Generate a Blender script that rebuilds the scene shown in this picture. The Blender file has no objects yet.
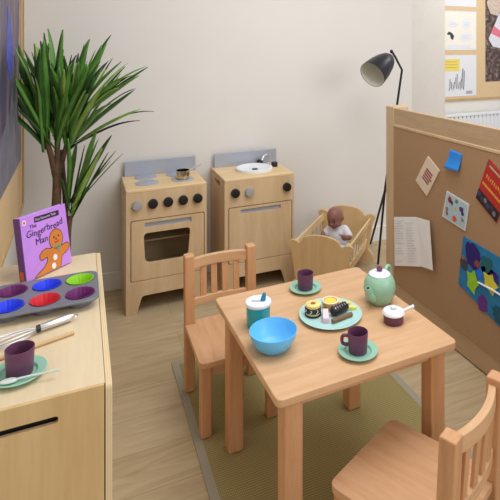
import bpy, bmesh, math, random
from mathutils import Matrix, Vector, Euler
random.seed(7)
PI = math.pi
COL = bpy.context.scene.collection
SC = bpy.context.scene

# ------------------------------------------------------------------ materials
def lin(v):
    v /= 255.0
    return v / 12.92 if v <= 0.04045 else ((v + 0.055) / 1.055) ** 2.4
def rgb(t):
    return (lin(t[0]), lin(t[1]), lin(t[2]), 1.0)
MC = {}
def new_mat(name):
    m = bpy.data.materials.new(name); m.use_nodes = True
    nt = m.node_tree; b = nt.nodes['Principled BSDF']
    return m, nt, b
def plain(name, c, rough=.5, metal=0., var=.04, scale=40., bump=0., spec=.5):
    """solid colour with slight noise variation"""
    if name in MC: return MC[name]
    m, nt, b = new_mat(name)
    tc = nt.nodes.new('ShaderNodeTexCoord'); n = nt.nodes.new('ShaderNodeTexNoise')
    n.inputs['Scale'].default_value = scale; n.inputs['Detail'].default_value = 3
    nt.links.new(tc.outputs['Object'], n.inputs['Vector'])
    r = nt.nodes.new('ShaderNodeValToRGB')
    L = rgb(c)
    r.color_ramp.elements[0].position = .3; r.color_ramp.elements[1].position = .7
    r.color_ramp.elements[0].color = tuple(min(1, x * (1 - var)) for x in L[:3]) + (1,)
    r.color_ramp.elements[1].color = tuple(min(1, x * (1 + var)) for x in L[:3]) + (1,)
    nt.links.new(n.outputs['Fac'], r.inputs['Fac'])
    nt.links.new(r.outputs['Color'], b.inputs['Base Color'])
    b.inputs['Roughness'].default_value = rough; b.inputs['Metallic'].default_value = metal
    b.inputs['Specular IOR Level'].default_value = spec
    if bump:
        bn = nt.nodes.new('ShaderNodeBump'); bn.inputs['Strength'].default_value = bump
        bn.inputs['Distance'].default_value = .002
        nt.links.new(n.outputs['Fac'], bn.inputs['Height']); nt.links.new(bn.outputs['Normal'], b.inputs['Normal'])
    MC[name] = m; return m
def wood(name, light, dark, stretch=(1, 12, 12), scale=3.0, rough=.42, contrast=(.3, .75), spec=.4, rot=(0, 0, 0)):
    """grain: noise stretched along one axis plus fine fibres"""
    if name in MC: return MC[name]
    m, nt, b = new_mat(name)
    tc = nt.nodes.new('ShaderNodeTexCoord'); mp = nt.nodes.new('ShaderNodeMapping')
    mp.inputs['Scale'].default_value = stretch; mp.inputs['Rotation'].default_value = rot
    nt.links.new(tc.outputs['Object'], mp.inputs['Vector'])
    n = nt.nodes.new('ShaderNodeTexNoise'); n.inputs['Scale'].default_value = scale
    n.inputs['Detail'].default_value = 6; n.inputs['Distortion'].default_value = .6
    nt.links.new(mp.outputs['Vector'], n.inputs['Vector'])
    n2 = nt.nodes.new('ShaderNodeTexNoise'); n2.inputs['Scale'].default_value = scale * 9
    n2.inputs['Detail'].default_value = 3
    nt.links.new(mp.outputs['Vector'], n2.inputs['Vector'])
    mx = nt.nodes.new('ShaderNodeMath'); mx.operation = 'MULTIPLY_ADD'
    mx.inputs[1].default_value = .3
    nt.links.new(n2.outputs['Fac'], mx.inputs[0])
    sc = nt.nodes.new('ShaderNodeMath'); sc.operation = 'MULTIPLY'; sc.inputs[1].default_value = .7
    nt.links.new(n.outputs['Fac'], sc.inputs[0]); nt.links.new(sc.outputs[0], mx.inputs[2])
    r = nt.nodes.new('ShaderNodeValToRGB')
    r.color_ramp.elements[0].position = contrast[0]; r.color_ramp.elements[1].position = contrast[1]
    r.color_ramp.elements[0].color = rgb(dark); r.color_ramp.elements[1].color = rgb(light)
    nt.links.new(mx.outputs[0], r.inputs['Fac']); nt.links.new(r.outputs['Color'], b.inputs['Base Color'])
    b.inputs['Roughness'].default_value = rough; b.inputs['Specular IOR Level'].default_value = spec
    MC[name] = m; return m
def ply_edge(name, light, dark, axis, freq):
    if name in MC: return MC[name]
    m, nt, b = new_mat(name)
    tc = nt.nodes.new('ShaderNodeTexCoord'); w = nt.nodes.new('ShaderNodeTexWave')
    w.bands_direction = axis; w.inputs['Scale'].default_value = freq; w.inputs['Distortion'].default_value = .2
    nt.links.new(tc.outputs['Object'], w.inputs['Vector'])
    r = nt.nodes.new('ShaderNodeValToRGB'); r.color_ramp.elements[0].color = rgb(dark); r.color_ramp.elements[1].color = rgb(light)
    nt.links.new(w.outputs['Fac'], r.inputs['Fac']); nt.links.new(r.outputs['Color'], b.inputs['Base Color'])
    b.inputs['Roughness'].default_value = .55
    MC[name] = m; return m

BEECH_X = wood('beech_x', (222, 182, 142), (202, 158, 116), (1.2, 14, 14), 2.6)
BEECH_Y = wood('beech_y', (222, 177, 136), (198, 149, 107), (14, 1.2, 14), 2.6)
BEECH_Z = wood('beech_z', (218, 169, 125), (194, 140, 97), (14, 14, 1.0), 2.6)
BIRCH_Z = wood('birch_z', (221, 195, 158), (201, 169, 128), (9, 9, .9), 1.8, .45, (.3, .7))
BIRCH_X = wood('birch_x', (232, 205, 160), (214, 182, 134), (.9, 9, 9), 1.8, .45, (.3, .7))
BIRCH_Y = wood('birch_y', (232, 205, 160), (214, 182, 134), (9, .9, 9), 1.8, .45, (.3, .7))
PALE_Y = wood('pale_top', (228, 210, 178), (213, 193, 158), (9, .9, 9), 1.8, .45, (.3, .7))
CAB_FRONT = wood('cabinet_front', (218, 188, 138), (198, 164, 114), (7, 7, .7), 1.6, .45, (.3, .7))
CRADLE = wood('cradle_wood', (222, 190, 142), (203, 166, 116), (9, 9, .9), 2.0, .45)
OAKRAIL = wood('divider_wood', (200, 172, 138), (174, 146, 112), (9, .8, 9), 2.0, .5)
OAKPOST = wood('divider_post', (216, 190, 154), (198, 168, 130), (9, 9, .8), 2.0, .5)
PLYEDGE = ply_edge('ply_edge', (230, 208, 168), (214, 188, 144), 'X', 60)
SILVER = plain('silver_laminate', (172, 178, 192), .38, .25, .02)
SILVERK = plain('silver_plastic', (176, 178, 184), .35, .3, .02)
STEEL = plain('steel', (215, 215, 218), .32, 1.0, .02)
BLACKP = plain('black_plastic', (22, 22, 24), .38, 0, .1)
BLACKM = plain('black_metal', (26, 27, 32), .35, .2, .05)
PURPLE = plain('purple_plastic', (102, 58, 90), .42, 0, .06)
GREENP = plain('mint_plastic', (150, 200, 178), .38, 0, .03)
TEAGREEN = plain('teapot_green', (152, 196, 168), .35, 0, .03)
PLATEB = plain('aqua_plate', (180, 222, 218), .35, 0, .03)
WHITEP = plain('white_plastic', (232, 236, 242), .35, 0, .02)
BLUEB = plain('blue_bowl', (104, 194, 250), .38, 0, .03)
TEALC = plain('teal_cup', (44, 164, 182), .25, 0, .05)
PAPER = plain('paper', (232, 234, 240), .8, 0, .02)
INK = plain('ink', (120, 124, 140), .8, 0, .05)
INKD = plain('dark_ink', (50, 34, 60), .8, 0, .05)

# ------------------------------------------------------------------ geometry helpers
def join_bm(dst, src, M=None):
    if M is not None: bmesh.ops.transform(src, matrix=M, verts=src.verts)
    me = bpy.data.meshes.new('tmp'); src.to_mesh(me); src.free(); dst.from_mesh(me); bpy.data.meshes.remove(me)
def box(x0, x1, y0, y1, z0, z1, bm=None):
    b = bmesh.new()
    bmesh.ops.create_cube(b, size=1)
    bmesh.ops.scale(b, vec=(x1 - x0, y1 - y0, z1 - z0), verts=b.verts)
    bmesh.ops.translate(b, vec=((x0 + x1) / 2, (y0 + y1) / 2, (z0 + z1) / 2), verts=b.verts)
    if bm is None: return b
    join_bm(bm, b); return bm
def lathe(prof, seg=40, cap=True):
    """prof: list of (r, z); r==0 collapses to a pole"""
    b = bmesh.new(); rings = []
    for r, z in prof:
        if r < 1e-6: rings.append([b.verts.new((0, 0, z))])
        else: rings.append([b.verts.new((r * math.cos(2 * PI * k / seg), r * math.sin(2 * PI * k / seg), z)) for k in range(seg)])
    for a, c in zip(rings, rings[1:]):
        for k in range(seg):
            k2 = (k + 1) % seg
            if len(a) == 1 and len(c) == 1: continue
            if len(a) == 1: b.faces.new((a[0], c[k2], c[k]))
            elif len(c) == 1: b.faces.new((a[k], a[k2], c[0]))
            else: b.faces.new((a[k], a[k2], c[k2], c[k]))
    bmesh.ops.recalc_face_normals(b, faces=b.faces)
    return b
def tube(pts, rad, seg=12):
    pts = [Vector(p) for p in pts]
    rads = rad if isinstance(rad, (list, tuple)) else [rad] * len(pts)
    b = bmesh.new(); rings = []; up = None
    for i, p in enumerate(pts):
        t = (pts[min(i + 1, len(pts) - 1)] - pts[max(i - 1, 0)]).normalized()
        if up is None:
            up = Vector((0, 0, 1)) if abs(t.z) < .9 else Vector((1, 0, 0))
        s = t.cross(up).normalized(); up = s.cross(t).normalized()
        rings.append([b.verts.new(p + rads[i] * (math.cos(2 * PI * k / seg) * s + math.sin(2 * PI * k / seg) * up)) for k in range(seg)])
    for a, c in zip(rings, rings[1:]):
        for k in range(seg):
            k2 = (k + 1) % seg; b.faces.new((a[k], a[k2], c[k2], c[k]))
    b.faces.new(rings[0][::-1]); b.faces.new(rings[-1])
    bmesh.ops.recalc_face_normals(b, faces=b.faces)
    return b
def spline(ctrl, n=8):
    """Catmull-Rom through the points"""
    P = [Vector(p) for p in ctrl]; P = [2 * P[0] - P[1]] + P + [2 * P[-1] - P[-2]]
    out = []
    for i in range(1, len(P) - 2):
        for k in range(n):
            t = k / n; a, b_, c, d = P[i - 1], P[i], P[i + 1], P[i + 2]
            out.append(.5 * ((2 * b_) + (c - a) * t + (2 * a - 5 * b_ + 4 * c - d) * t * t + (3 * b_ - a - 3 * c + d) * t ** 3))
    out.append(P[-2]); return out
def ell(c, r, seg=24, rings=14, rot=None):
    b = bmesh.new(); bmesh.ops.create_uvsphere(b, u_segments=seg, v_segments=rings, radius=1)
    M = Matrix.Translation(c) @ (rot.to_matrix().to_4x4() if rot else Matrix.Identity(4)) @ Matrix.Diagonal((r[0], r[1], r[2], 1))
    bmesh.ops.transform(b, matrix=M, verts=b.verts); return b
def plate(outer, holes=(), th=.018, plane='XZ', off=0.):
    """flat polygon with holes, extruded; XZ: thickness along +y from off; XY: along +z; YZ: along +x"""
    b = bmesh.new()
    mp = {'XZ': lambda p: (p[0], off, p[1]), 'XY': lambda p: (p[0], p[1], off), 'YZ': lambda p: (off, p[0], p[1])}[plane]
    ev = {'XZ': (0, th, 0), 'XY': (0, 0, th), 'YZ': (th, 0, 0)}[plane]
    es = []
    for loop in [outer] + list(holes):
        vs = [b.verts.new(mp(p)) for p in loop]
        for i in range(len(vs)): es.append(b.edges.new((vs[i], vs[(i + 1) % len(vs)])))
    if holes: bmesh.ops.triangle_fill(b, edges=es, use_beauty=True, use_dissolve=False)
    else: b.faces.new(b.verts)
    r = bmesh.ops.extrude_face_region(b, geom=b.faces[:])
    bmesh.ops.translate(b, vec=ev, verts=[g for g in r['geom'] if isinstance(g, bmesh.types.BMVert)])
    bmesh.ops.recalc_face_normals(b, faces=b.faces)
    return b
def rpoly(pts, radii, n=6):
    """polygon with rounded corners"""
    out = []; N = len(pts)
    if not isinstance(radii, (list, tuple)): radii = [radii] * N
    for i in range(N):
        p = Vector(pts[i]); a = Vector(pts[i - 1]); c = Vector(pts[(i + 1) % N]); r = radii[i]
        if r <= 0: out.append(tuple(p)); continue
        da = (a - p).normalized(); dc = (c - p).normalized()
        ang = da.angle(dc); t = min(r / math.tan(ang / 2), (a - p).length * .49, (c - p).length * .49)
        s, e = p + da * t, p + dc * t
        for k in range(n + 1):
            f = k / n; out.append(tuple((1 - f) ** 2 * s + 2 * f * (1 - f) * p + f * f * e))
    return out
def rrect(x0, z0, x1, z1, r, n=6):
    return rpoly([(x0, z0), (x1, z0), (x1, z1), (x0, z1)], r, n)
def circ(cx, cy, rx, ry=None, n=28, a0=0):
    ry = ry or rx
    return [(cx + rx * math.cos(2 * PI * k / n + a0), cy + ry * math.sin(2 * PI * k / n + a0)) for k in range(n)]
def obj(name, bm, mat, parent=None, bevel=0., smooth=False, loc=None, rot=None, subsurf=0):
    me = bpy.data.meshes.new(name)
    bmesh.ops.remove_doubles(bm, verts=bm.verts, dist=1e-6)
    bm.to_mesh(me); bm.free()
    if isinstance(mat, (list, tuple)):
        for m_ in mat: me.materials.append(m_)
    else: me.materials.append(mat)
    o = bpy.data.objects.new(name, me); COL.objects.link(o)
    if parent: o.parent = parent
    if loc is not None: o.location = loc
    if rot is not None: o.rotation_euler = rot
    if smooth:
        for p in me.polygons: p.use_smooth = True
        me.set_sharp_from_angle(angle=math.radians(40))
    if bevel:
        md = o.modifiers.new('bevel', 'BEVEL'); md.width = bevel; md.segments = 3; md.limit_method = 'ANGLE'; md.angle_limit = math.radians(35)
        md.harden_normals = False
    if subsurf:
        md = o.modifiers.new('sub', 'SUBSURF'); md.levels = subsurf; md.render_levels = subsurf
    return o
def tag(o, label, cat, group=None):
    o['label'] = label; o['category'] = cat
    if group: o['group'] = group
    return o
def thing(name, label, cat, loc=(0, 0, 0), rz=0., group=None, rot=None):
    o = bpy.data.objects.new(name, None); COL.objects.link(o); o.empty_display_size = .05
    o.location = loc; o.rotation_euler = rot if rot else (0, 0, rz)
    return tag(o, label, cat, group)
def structure(name, bm, mat, bevel=0.):
    o = obj(name, bm, mat, None, bevel); o['kind'] = 'structure'; return o
def copy_tree(o, parent=None):
    c = o.copy(); COL.objects.link(c)
    if parent: c.parent = parent
    for ch in list(o.children): copy_tree(ch, c)
    return c
def remeshed(name, bm, mat, parent, voxel, smooth_it=6, factor=.5):
    """union of overlapping solids turned into one continuous surface"""
    o = obj(name, bm, mat, parent)
    md = o.modifiers.new('remesh', 'REMESH'); md.mode = 'VOXEL'; md.voxel_size = voxel; md.use_smooth_shade = True
    ms = o.modifiers.new('smooth', 'SMOOTH'); ms.iterations = smooth_it; ms.factor = factor
    return o
def text_mesh(name, body, size, mat, parent, M, thick=.0004, shear=0, spacing=1.0, align='LEFT', curve=None):
    cu = bpy.data.curves.new(name, 'FONT'); cu.body = body; cu.size = size; cu.extrude = thick; cu.shear = shear
    cu.space_character = spacing; cu.align_x = align
    t = bpy.data.objects.new(name, cu); COL.objects.link(t)
    dg = bpy.context.evaluated_depsgraph_get(); dg.update()
    me = bpy.data.meshes.new_from_object(t.evaluated_get(dg))
    bpy.data.objects.remove(t); bpy.data.curves.remove(cu)
    if curve:
        for v in me.vertices: v.co.y += curve(v.co.x)
    me.materials.clear(); me.materials.append(mat)
    o = bpy.data.objects.new(name, me); COL.objects.link(o); o.parent = parent; o.matrix_local = M
    return o

# ------------------------------------------------------------------ setting
def floor_mat():
    m, nt, b = new_mat('oak_vinyl_floor')
    tc = nt.nodes.new('ShaderNodeTexCoord')
    mp = nt.nodes.new('ShaderNodeMapping'); mp.inputs['Location'].default_value = (.35, .07, 0)
    nt.links.new(tc.outputs['Object'], mp.inputs['Vector'])
    br = nt.nodes.new('ShaderNodeTexBrick'); br.inputs['Scale'].default_value = 1
    br.inputs['Brick Width'].default_value = 1.25; br.inputs['Row Height'].default_value = .185
    br.inputs['Mortar Size'].default_value = .0012; br.inputs['Mortar Smooth'].default_value = .3
    br.inputs['Color1'].default_value = rgb((197, 178, 146)); br.inputs['Color2'].default_value = rgb((189, 169, 135))
    br.inputs['Mortar'].default_value = rgb((164, 140, 108)); br.offset = .37
    nt.links.new(mp.outputs['Vector'], br.inputs['Vector'])
    # per-row shift of the grain
    mp2 = nt.nodes.new('ShaderNodeMapping'); mp2.inputs['Scale'].default_value = (1.0, 7, 7)
    nt.links.new(tc.outputs['Object'], mp2.inputs['Vector'])
    add = nt.nodes.new('ShaderNodeVectorMath'); add.operation = 'ADD'
    nt.links.new(mp2.outputs['Vector'], add.inputs[0]); nt.links.new(br.outputs['Color'], add.inputs[1])
    n = nt.nodes.new('ShaderNodeTexNoise'); n.inputs['Scale'].default_value = 2.6; n.inputs['Detail'].default_value = 8
    n.inputs['Distortion'].default_value = 1.4; n.inputs['Roughness'].default_value = .6
    nt.links.new(add.outputs[0], n.inputs['Vector'])
    r = nt.nodes.new('ShaderNodeValToRGB'); r.color_ramp.elements[0].position = .32; r.color_ramp.elements[1].position = .66
    r.color_ramp.elements[0].color = rgb((228, 221, 210)); r.color_ramp.elements[1].color = (1, 1, 1, 1)
    nt.links.new(n.outputs['Fac'], r.inputs['Fac'])
    mx = nt.nodes.new('ShaderNodeMix'); mx.data_type = 'RGBA'; mx.blend_type = 'MULTIPLY'; mx.inputs[0].default_value = 1
    nt.links.new(br.outputs['Color'], mx.inputs[6]); nt.links.new(r.outputs['Color'], mx.inputs[7])
    nt.links.new(mx.outputs[2], b.inputs['Base Color'])
    b.inputs['Roughness'].default_value = .5; b.inputs['Specular IOR Level'].default_value = .35
    return m
WALL = plain('wall_paint', (222, 218, 213), .9, 0, .012, 3)
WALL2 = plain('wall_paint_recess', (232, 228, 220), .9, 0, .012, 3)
SKIRT = plain('skirting_paint', (226, 224, 220), .5, 0, .01, 5)
structure('floor', box(-.42, 6, -2.2, 4.4, -.1, 0), floor_mat())
structure('wall_back', box(-.42, 2.28, 3.335, 3.47, 0, 2.7), WALL)
structure('wall_left', box(-.42, -.30, -1.2, 3.335, 0, 2.7), WALL)
structure('wall_right', box(2.0, 6, 4.2, 4.32, 0, 2.7), WALL2)
structure('trim_1', box(2.70, 3.165, 4.06, 4.2, 0, 2.7), plain('column_shaded', (220, 214, 207), .9, 0, .03, 9), .02)          # boxed pipe column beside the far notice board; shading put into its colour
structure('baseboard_back', box(-.30, 2.28, 3.317, 3.335, 0, .108), SKIRT, .004)
structure('baseboard_left', box(-.30, -.284, 2.10, 3.317, 0, .108), SKIRT, .004)

# ------------------------------------------------------------------ left notice board + poster
FRAMEW = wood('board_frame', (214, 182, 132), (190, 152, 102), (9, 9, .9), 2, .5)
HESS = plain('hessian_tan', (214, 184, 140), .95, 0, .06, 160, .3)
nb = thing('notice_board', 'tan notice board with wooden frame on the left wall behind the plant', 'notice board', (-.30, 2.5, .57))
obj('board_panel', box(0, .014, -.38, .765, .02, 1.7), HESS, nb)
fr = box(0, .022, .75, .79, 0, 1.72); box(0, .022, -.39, .75, 0, .022, fr); box(0, .022, -.39, .75, 1.70, 1.72, fr)
obj('frame', fr, FRAMEW, nb, .003)
po = thing('poster', 'purple and blue picture poster pinned to the notice board on the left wall', 'poster', (-.2855, 2.5, .84))
def poster_mat():
    m, nt, b = new_mat('poster_print')
    tc = nt.nodes.new('ShaderNodeTexCoord'); mp = nt.nodes.new('ShaderNodeMapping'); mp.inputs['Scale'].default_value = (1, 9, 2.0)
    nt.links.new(tc.outputs['Object'], mp.inputs['Vector'])
    n = nt.nodes.new('ShaderNodeTexNoise'); n.inputs['Scale'].default_value = 1.3; n.inputs['Detail'].default_value = 4
    nt.links.new(mp.outputs['Vector'], n.inputs['Vector'])
    r = nt.nodes.new('ShaderNodeValToRGB'); e = r.color_ramp.elements
    e[0].position = .3; e[0].color = rgb((52, 44, 62)); e[1].position = .72; e[1].color = rgb((120, 112, 138))
    k = e.new(.5); k.color = rgb((84, 74, 108)); k = e.new(.62); k.color = rgb((128, 108, 98))
    nt.links.new(n.outputs['Fac'], r.inputs['Fac']); nt.links.new(r.outputs['Color'], b.inputs['Base Color'])
    b.inputs['Roughness'].default_value = .4; return m
obj('poster_sheet', box(0, .0012, -.36, .69, 0, 1.05), poster_mat(), po)
def yz(pts, m, name, parent, off, th=.0005): return obj(name, plate(pts, (), th, 'YZ', off), m, parent)
yz([(-.2, .0), (.66, .0), (.66, .28), (.36, .50), (.2, .30), (-.2, .2)], plain('poster_grey', (112, 110, 126), .5, 0, .25, 12), 'grey_shape', po, .0012)
yz(rpoly([(.12, .78), (.17, .76), (.30, .62), (.30, .50), (.20, .44), (.08, .54)], .03), plain('poster_blue', (78, 84, 190), .5, 0, .3, 12), 'blue_petal', po, .0017)
yz([(.55, .40), (.62, .40), (.64, 1.0), (.58, 1.0)], plain('poster_tan', (176, 150, 120), .5, 0, .2, 12), 'tan_stem', po, .0017)

# ------------------------------------------------------------------ far notice board, papers, photo, radiator
TANB = plain('tan_felt', (222, 194, 154), .95, 0, .03, 90)
fb = thing('notice_board', 'tan notice board with papers on the bright far wall above the radiator', 'notice board', (3.9, 4.2, .88))
obj('board_panel', box(-.95, .9, -.016, 0, .02, 1.4), TANB, fb)
f2 = box(-.95, .9, -.0178, 0, 0, .022); box(.9, .92, -.0178, 0, 0, 1.4, f2)
obj('frame', f2, FRAMEW, fb, .002)
Yb = 4.1835
def sheet(name, label, cat, x0, x1, z0, z1, mat=PAPER, group=None):
    t = thing(name, label, cat, ((x0 + x1) / 2, Yb, z0), 0, group)
    w = (x1 - x0) / 2
    obj('page', box(-w, w, -.0012, 0, 0, z1 - z0), mat, t)
    return t, w, z1 - z0
def xz(pts, m, name, parent, off=-.0018, th=.0005): return obj(name, plate(pts, (), th, 'XZ', off), m, parent)
GREYL = plain('grey_print', (206, 210, 218), .8, 0, .03)
CREAM = plain('cream_print', (244, 238, 226), .8, 0, .03)
p1, w, h = sheet('paper_sheet', 'white paper cut off by the photo top, uppermost on the far notice board', 'paper', 3.20, 3.645, 1.825, 2.15)
p2, w, h = sheet('paper_sheet', 'white paper with speech bubbles and a small dark cartoon on the far notice board', 'paper', 3.19, 3.645, 1.387, 1.777)
xz(rrect(-w + .02, .02, w - .01, h - .02, .004), CREAM, 'tinted_area', p2)
for cx_, cz_, rx, rz_ in ((-.07, .255, .07, .032), (.10, .26, .055, .06), (.095, .13, .085, .05)):
    xz(circ(cx_, cz_, rx, rz_), PAPER, 'speech_bubble', p2, -.0023)
    for q in range(3): xz(rrect(cx_ - rx * .6, cz_ - .02 + q * .016, cx_ + rx * .6, cz_ - .016 + q * .016, .001), GREYL, 'writing', p2, -.0028)
xz(rrect(-.14, .02, .15, .055, .004), PAPER, 'caption_strip', p2, -.0023)
xz(rpoly([(-.15, .155), (-.12, .185), (-.08, .17), (-.055, .14), (-.07, .10), (-.10, .115), (-.105, .15)], .006), plain('cartoon_dark', (60, 66, 78), .8), 'cartoon_drawing', p2, -.0024)
xz(circ(-.065, .185, .024), plain('cartoon_pale', (246, 240, 232), .8), 'cartoon_face', p2, -.0027)
p3, w, h = sheet('paper_sheet', 'white paper with yellow heading box and ink sketches, lowest on the far notice board', 'paper', 3.18, 3.645, .925, 1.337)
p3['label'] = 'white paper with a yellow box and ink sketches, lowest on the far notice board'
xz(rrect(-w + .02, h - .16, -w + .25, h - .04, .003), plain('yellow_box', (238, 218, 110), .8), 'yellow_box', p3)
for q in range(3): xz(rrect(-w + .035, h - .125 + q * .028, -w + .22, h - .120 + q * .028, .001), plain('mustard_ink', (205, 170, 80), .8), 'writing', p3, -.0023)
rs = random.Random(3)
for q in range(9):
    ax = -.11 + .022 * q; az = .05 + rs.random() * .04
    ln = .06 + .10 * rs.random()
    if q > 5: ln += .05
    obj('sketch_stroke', tube(spline([(ax, -.0052, az), (ax + .006, -.0052, az + ln * .5), (ax + .02 * rs.random(), -.0052, az + ln)], 4), [.0016 + .002 * rs.random()] * 9, 6), plain('sketch_ink', (110, 112, 122), .8), p3)
xz(rrect(.10, .02, .18, .05, .002), plain('grey_stamp', (170, 172, 178), .8, 0, .1, 200), 'stamp', p3)
def photo_mat():
    m, nt, b = new_mat('photo_undergrowth')
    tc = nt.nodes.new('ShaderNodeTexCoord'); n = nt.nodes.new('ShaderNodeTexNoise'); n.inputs['Scale'].default_value = 22; n.inputs['Detail'].default_value = 8
    n.inputs['Roughness'].default_value = .75
    nt.links.new(tc.outputs['Object'], n.inputs['Vector'])
    r = nt.nodes.new('ShaderNodeValToRGB'); e = r.color_ramp.elements
    e[0].position = .36; e[0].color = rgb((34, 28, 34)); e[1].position = .72; e[1].color = rgb((196, 176, 168))
    k = e.new(.52); k.color = rgb((96, 78, 72))
    nt.links.new(n.outputs['Fac'], r.inputs['Fac']); nt.links.new(r.outputs['Color'], b.inputs['Base Color']); b.inputs['Roughness'].default_value = .5
    return m
ph = thing('photograph', 'dark photo of undergrowth with a white shape, beside the papers on the far notice board', 'photograph', (4.165, Yb, 1.06))
obj('print', box(-.40, .5, -.0015, 0, 0, 1.1), photo_mat(), ph)
WARMW = plain('photo_white', (224, 222, 232), .6, 0, .05)
xz(rpoly([(-.36, .44), (-.30, .36), (-.16, .34), (-.06, .56), (-.06, .84), (-.16, .82), (-.26, .62)], .03), WARMW, 'white_figure', ph, -.0021)
xz(rpoly([(-.39, .82), (-.33, .70), (-.22, .68), (-.16, .84), (-.28, .92)], .04), plain('photo_cream', (206, 186, 172), .6, 0, .2, 40), 'pale_shape', ph, -.0021)
xz(rpoly([(-.33, .50), (-.20, .45), (-.18, .51), (-.29, .58)], .01), plain('photo_pink', (226, 120, 140), .6), 'pink_mark', ph, -.0027)
rad = thing('radiator', 'white ribbed panel radiator on the far wall under the notice board', 'radiator', (3.95, 4.12, .135))
g = bmesh.new()
for k in range(36): box(-.9 + k * .05, -.862 + k * .05, -.03, .03, .03, .60, g)
obj('ribs', g, WHITEP, rad, .006)
g = box(-.92, .92, -.022, .022, .05, .58); obj('panel', g, WHITEP, rad)
obj('top_grille', box(-.93, .93, -.035, .05, .60, .622), WHITEP, rad, .004)
for bx_ in (-.7, .66): obj('wall_bracket', box(bx_, bx_ + .04, .03, .08, .1, .5), WHITEP, rad)

# ------------------------------------------------------------------ cork divider on the right
CORK = plain('brown_felt', (171, 137, 103), .97, 0, .05, 120, .2)
PX = 1.5947
dv = thing('divider_screen', 'free-standing wooden divider with brown felt pinboard on the right', 'divider', (PX, 1.55, 0))
obj('pinboard', box(0, .02, -1.15, .963, .105, .985), CORK, dv)
obj('end_post', box(0, .10, .963, 1.045, 0, 1.092), OAKPOST, dv, .004)
obj('top_rail', box(.004, .034, -1.15, .963, .985, 1.085), OAKRAIL, dv, .002)
obj('ledge_strip', box(-.003, .03, -1.15, .963, .982, .996), OAKPOST, dv, .002)
obj('bottom_rail', box(.002, .034, -1.15, .963, .008, .115), OAKRAIL, dv, .002)
def pin(name, label, cat, c, group=None):
    return thing(name, label, cat, (PX, c[0], c[1]), 0, group)
def flat(parent, pts, c, mat, name, x0=0., th=.001, lift=None):
    """polygon on the pinboard plane; pts in (y, z) room coordinates, th outwards (-x)"""
    b = plate([(y - c[0], z - c[1]) for y, z in pts], (), -th, 'YZ', -x0 - .0008)
    return obj(name, b, mat, parent)
def bil(q, u, v):
    """point inside quad q = [TL, TR, BR, BL] at u across, v down"""
    a = Vector(q[0]).lerp(Vector(q[1]), u); b_ = Vector(q[3]).lerp(Vector(q[2]), u); return tuple(a.lerp(b_, v))
def sub(q, u0, v0, u1, v1): return [bil(q, u0, v0), bil(q, u1, v0), bil(q, u1, v1), bil(q, u0, v1)]
# diamond card
c = (2.19, .67); q = [(2.2922, .7305), (2.1853, .8795), (2.0896, .8253), (2.1921, .6732)]
t = pin('card', 'cream greeting card with maroon stripes, turned on its corner on the brown pinboard', 'card', c)
flat(t, q, c, plain('cream_card', (226, 206, 184), .7, 0, .03), 'card_front', .0, .005)
MAR = plain('maroon_print', (150, 82, 86), .8, 0, .1, 90)
for k in range(5): flat(t, sub(q, .30 + .085 * k, .27, .355 + .085 * k, .27 + (.52 if k != 2 else .6)), c, MAR, 'printed_stripe', .005, .0006)
# blue note
c = (1.98, .85); q = [(2.0096, .9458), (1.9248, .9394), (1.9375, .8548), (2.0444, .8516)]
t = pin('sticky_note', 'bright blue square sticky note near the top of the brown pinboard', 'note', c)
b = bmesh.new(); N = 8
for i in range(N):
    pass
vs = [[b.verts.new((-.0016 - .014 * max(0, (j / N - .3)) ** 2 * 2 - .004 * (i / N) * (j / N), bil(q, i / N, j / N)[0] - c[0], bil(q, i / N, j / N)[1] - c[1])) for i in range(N + 1)] for j in range(N + 1)]
for j in range(N):
    for i in range(N): b.faces.new((vs[j][i], vs[j][i + 1], vs[j + 1][i + 1], vs[j + 1][i]))
o = obj('note_paper', b, plain('note_blue', (40, 140, 232), .7, 0, .03), t, smooth=True)
md = o.modifiers.new('s', 'SOLIDIFY'); md.thickness = .0006
# pale picture card
c = (1.95, .6); q = [(2.0329, .7414), (1.8718, .7196), (1.8991, .5907), (2.0691, .608)]
t = pin('card', 'pale blue picture card with small coloured figures under the blue sticky note', 'card', c)
flat(t, q, c, plain('pale_card', (214, 216, 222), .7, 0, .03), 'card_front', .0, .004)
flat(t, sub(q, .06, .06, .94, .94), c, plain('pale_blue_print', (176, 200, 212), .7, 0, .05, 60), 'picture', .004, .0005)
for (u, v, r, cc) in ((.2, .22, .016, (150, 60, 80)), (.3, .30, .012, (70, 60, 110)), (.72, .34, .018, (84, 60, 120)), (.80, .45, .012, (60, 50, 110)),
                      (.15, .62, .013, (150, 110, 90)), (.18, .78, .012, (140, 100, 90)), (.52, .80, .018, (215, 90, 50)), (.83, .68, .012, (150, 120, 130)), (.5, .45, .01, (200, 180, 120)), (.48, .16, .012, (90, 140, 90))):
    y, z = bil(q, u, v)
    flat(t, [(y + r * rs.uniform(.6, 1.1) * math.cos(a), z + r * rs.uniform(.6, 1.2) * math.sin(a)) for a in [2 * PI * k / 9 for k in range(9)]], c, plain('fig_%d_%d_%d' % cc, cc, .7), 'printed_figure', .0045, .0004)
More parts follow.
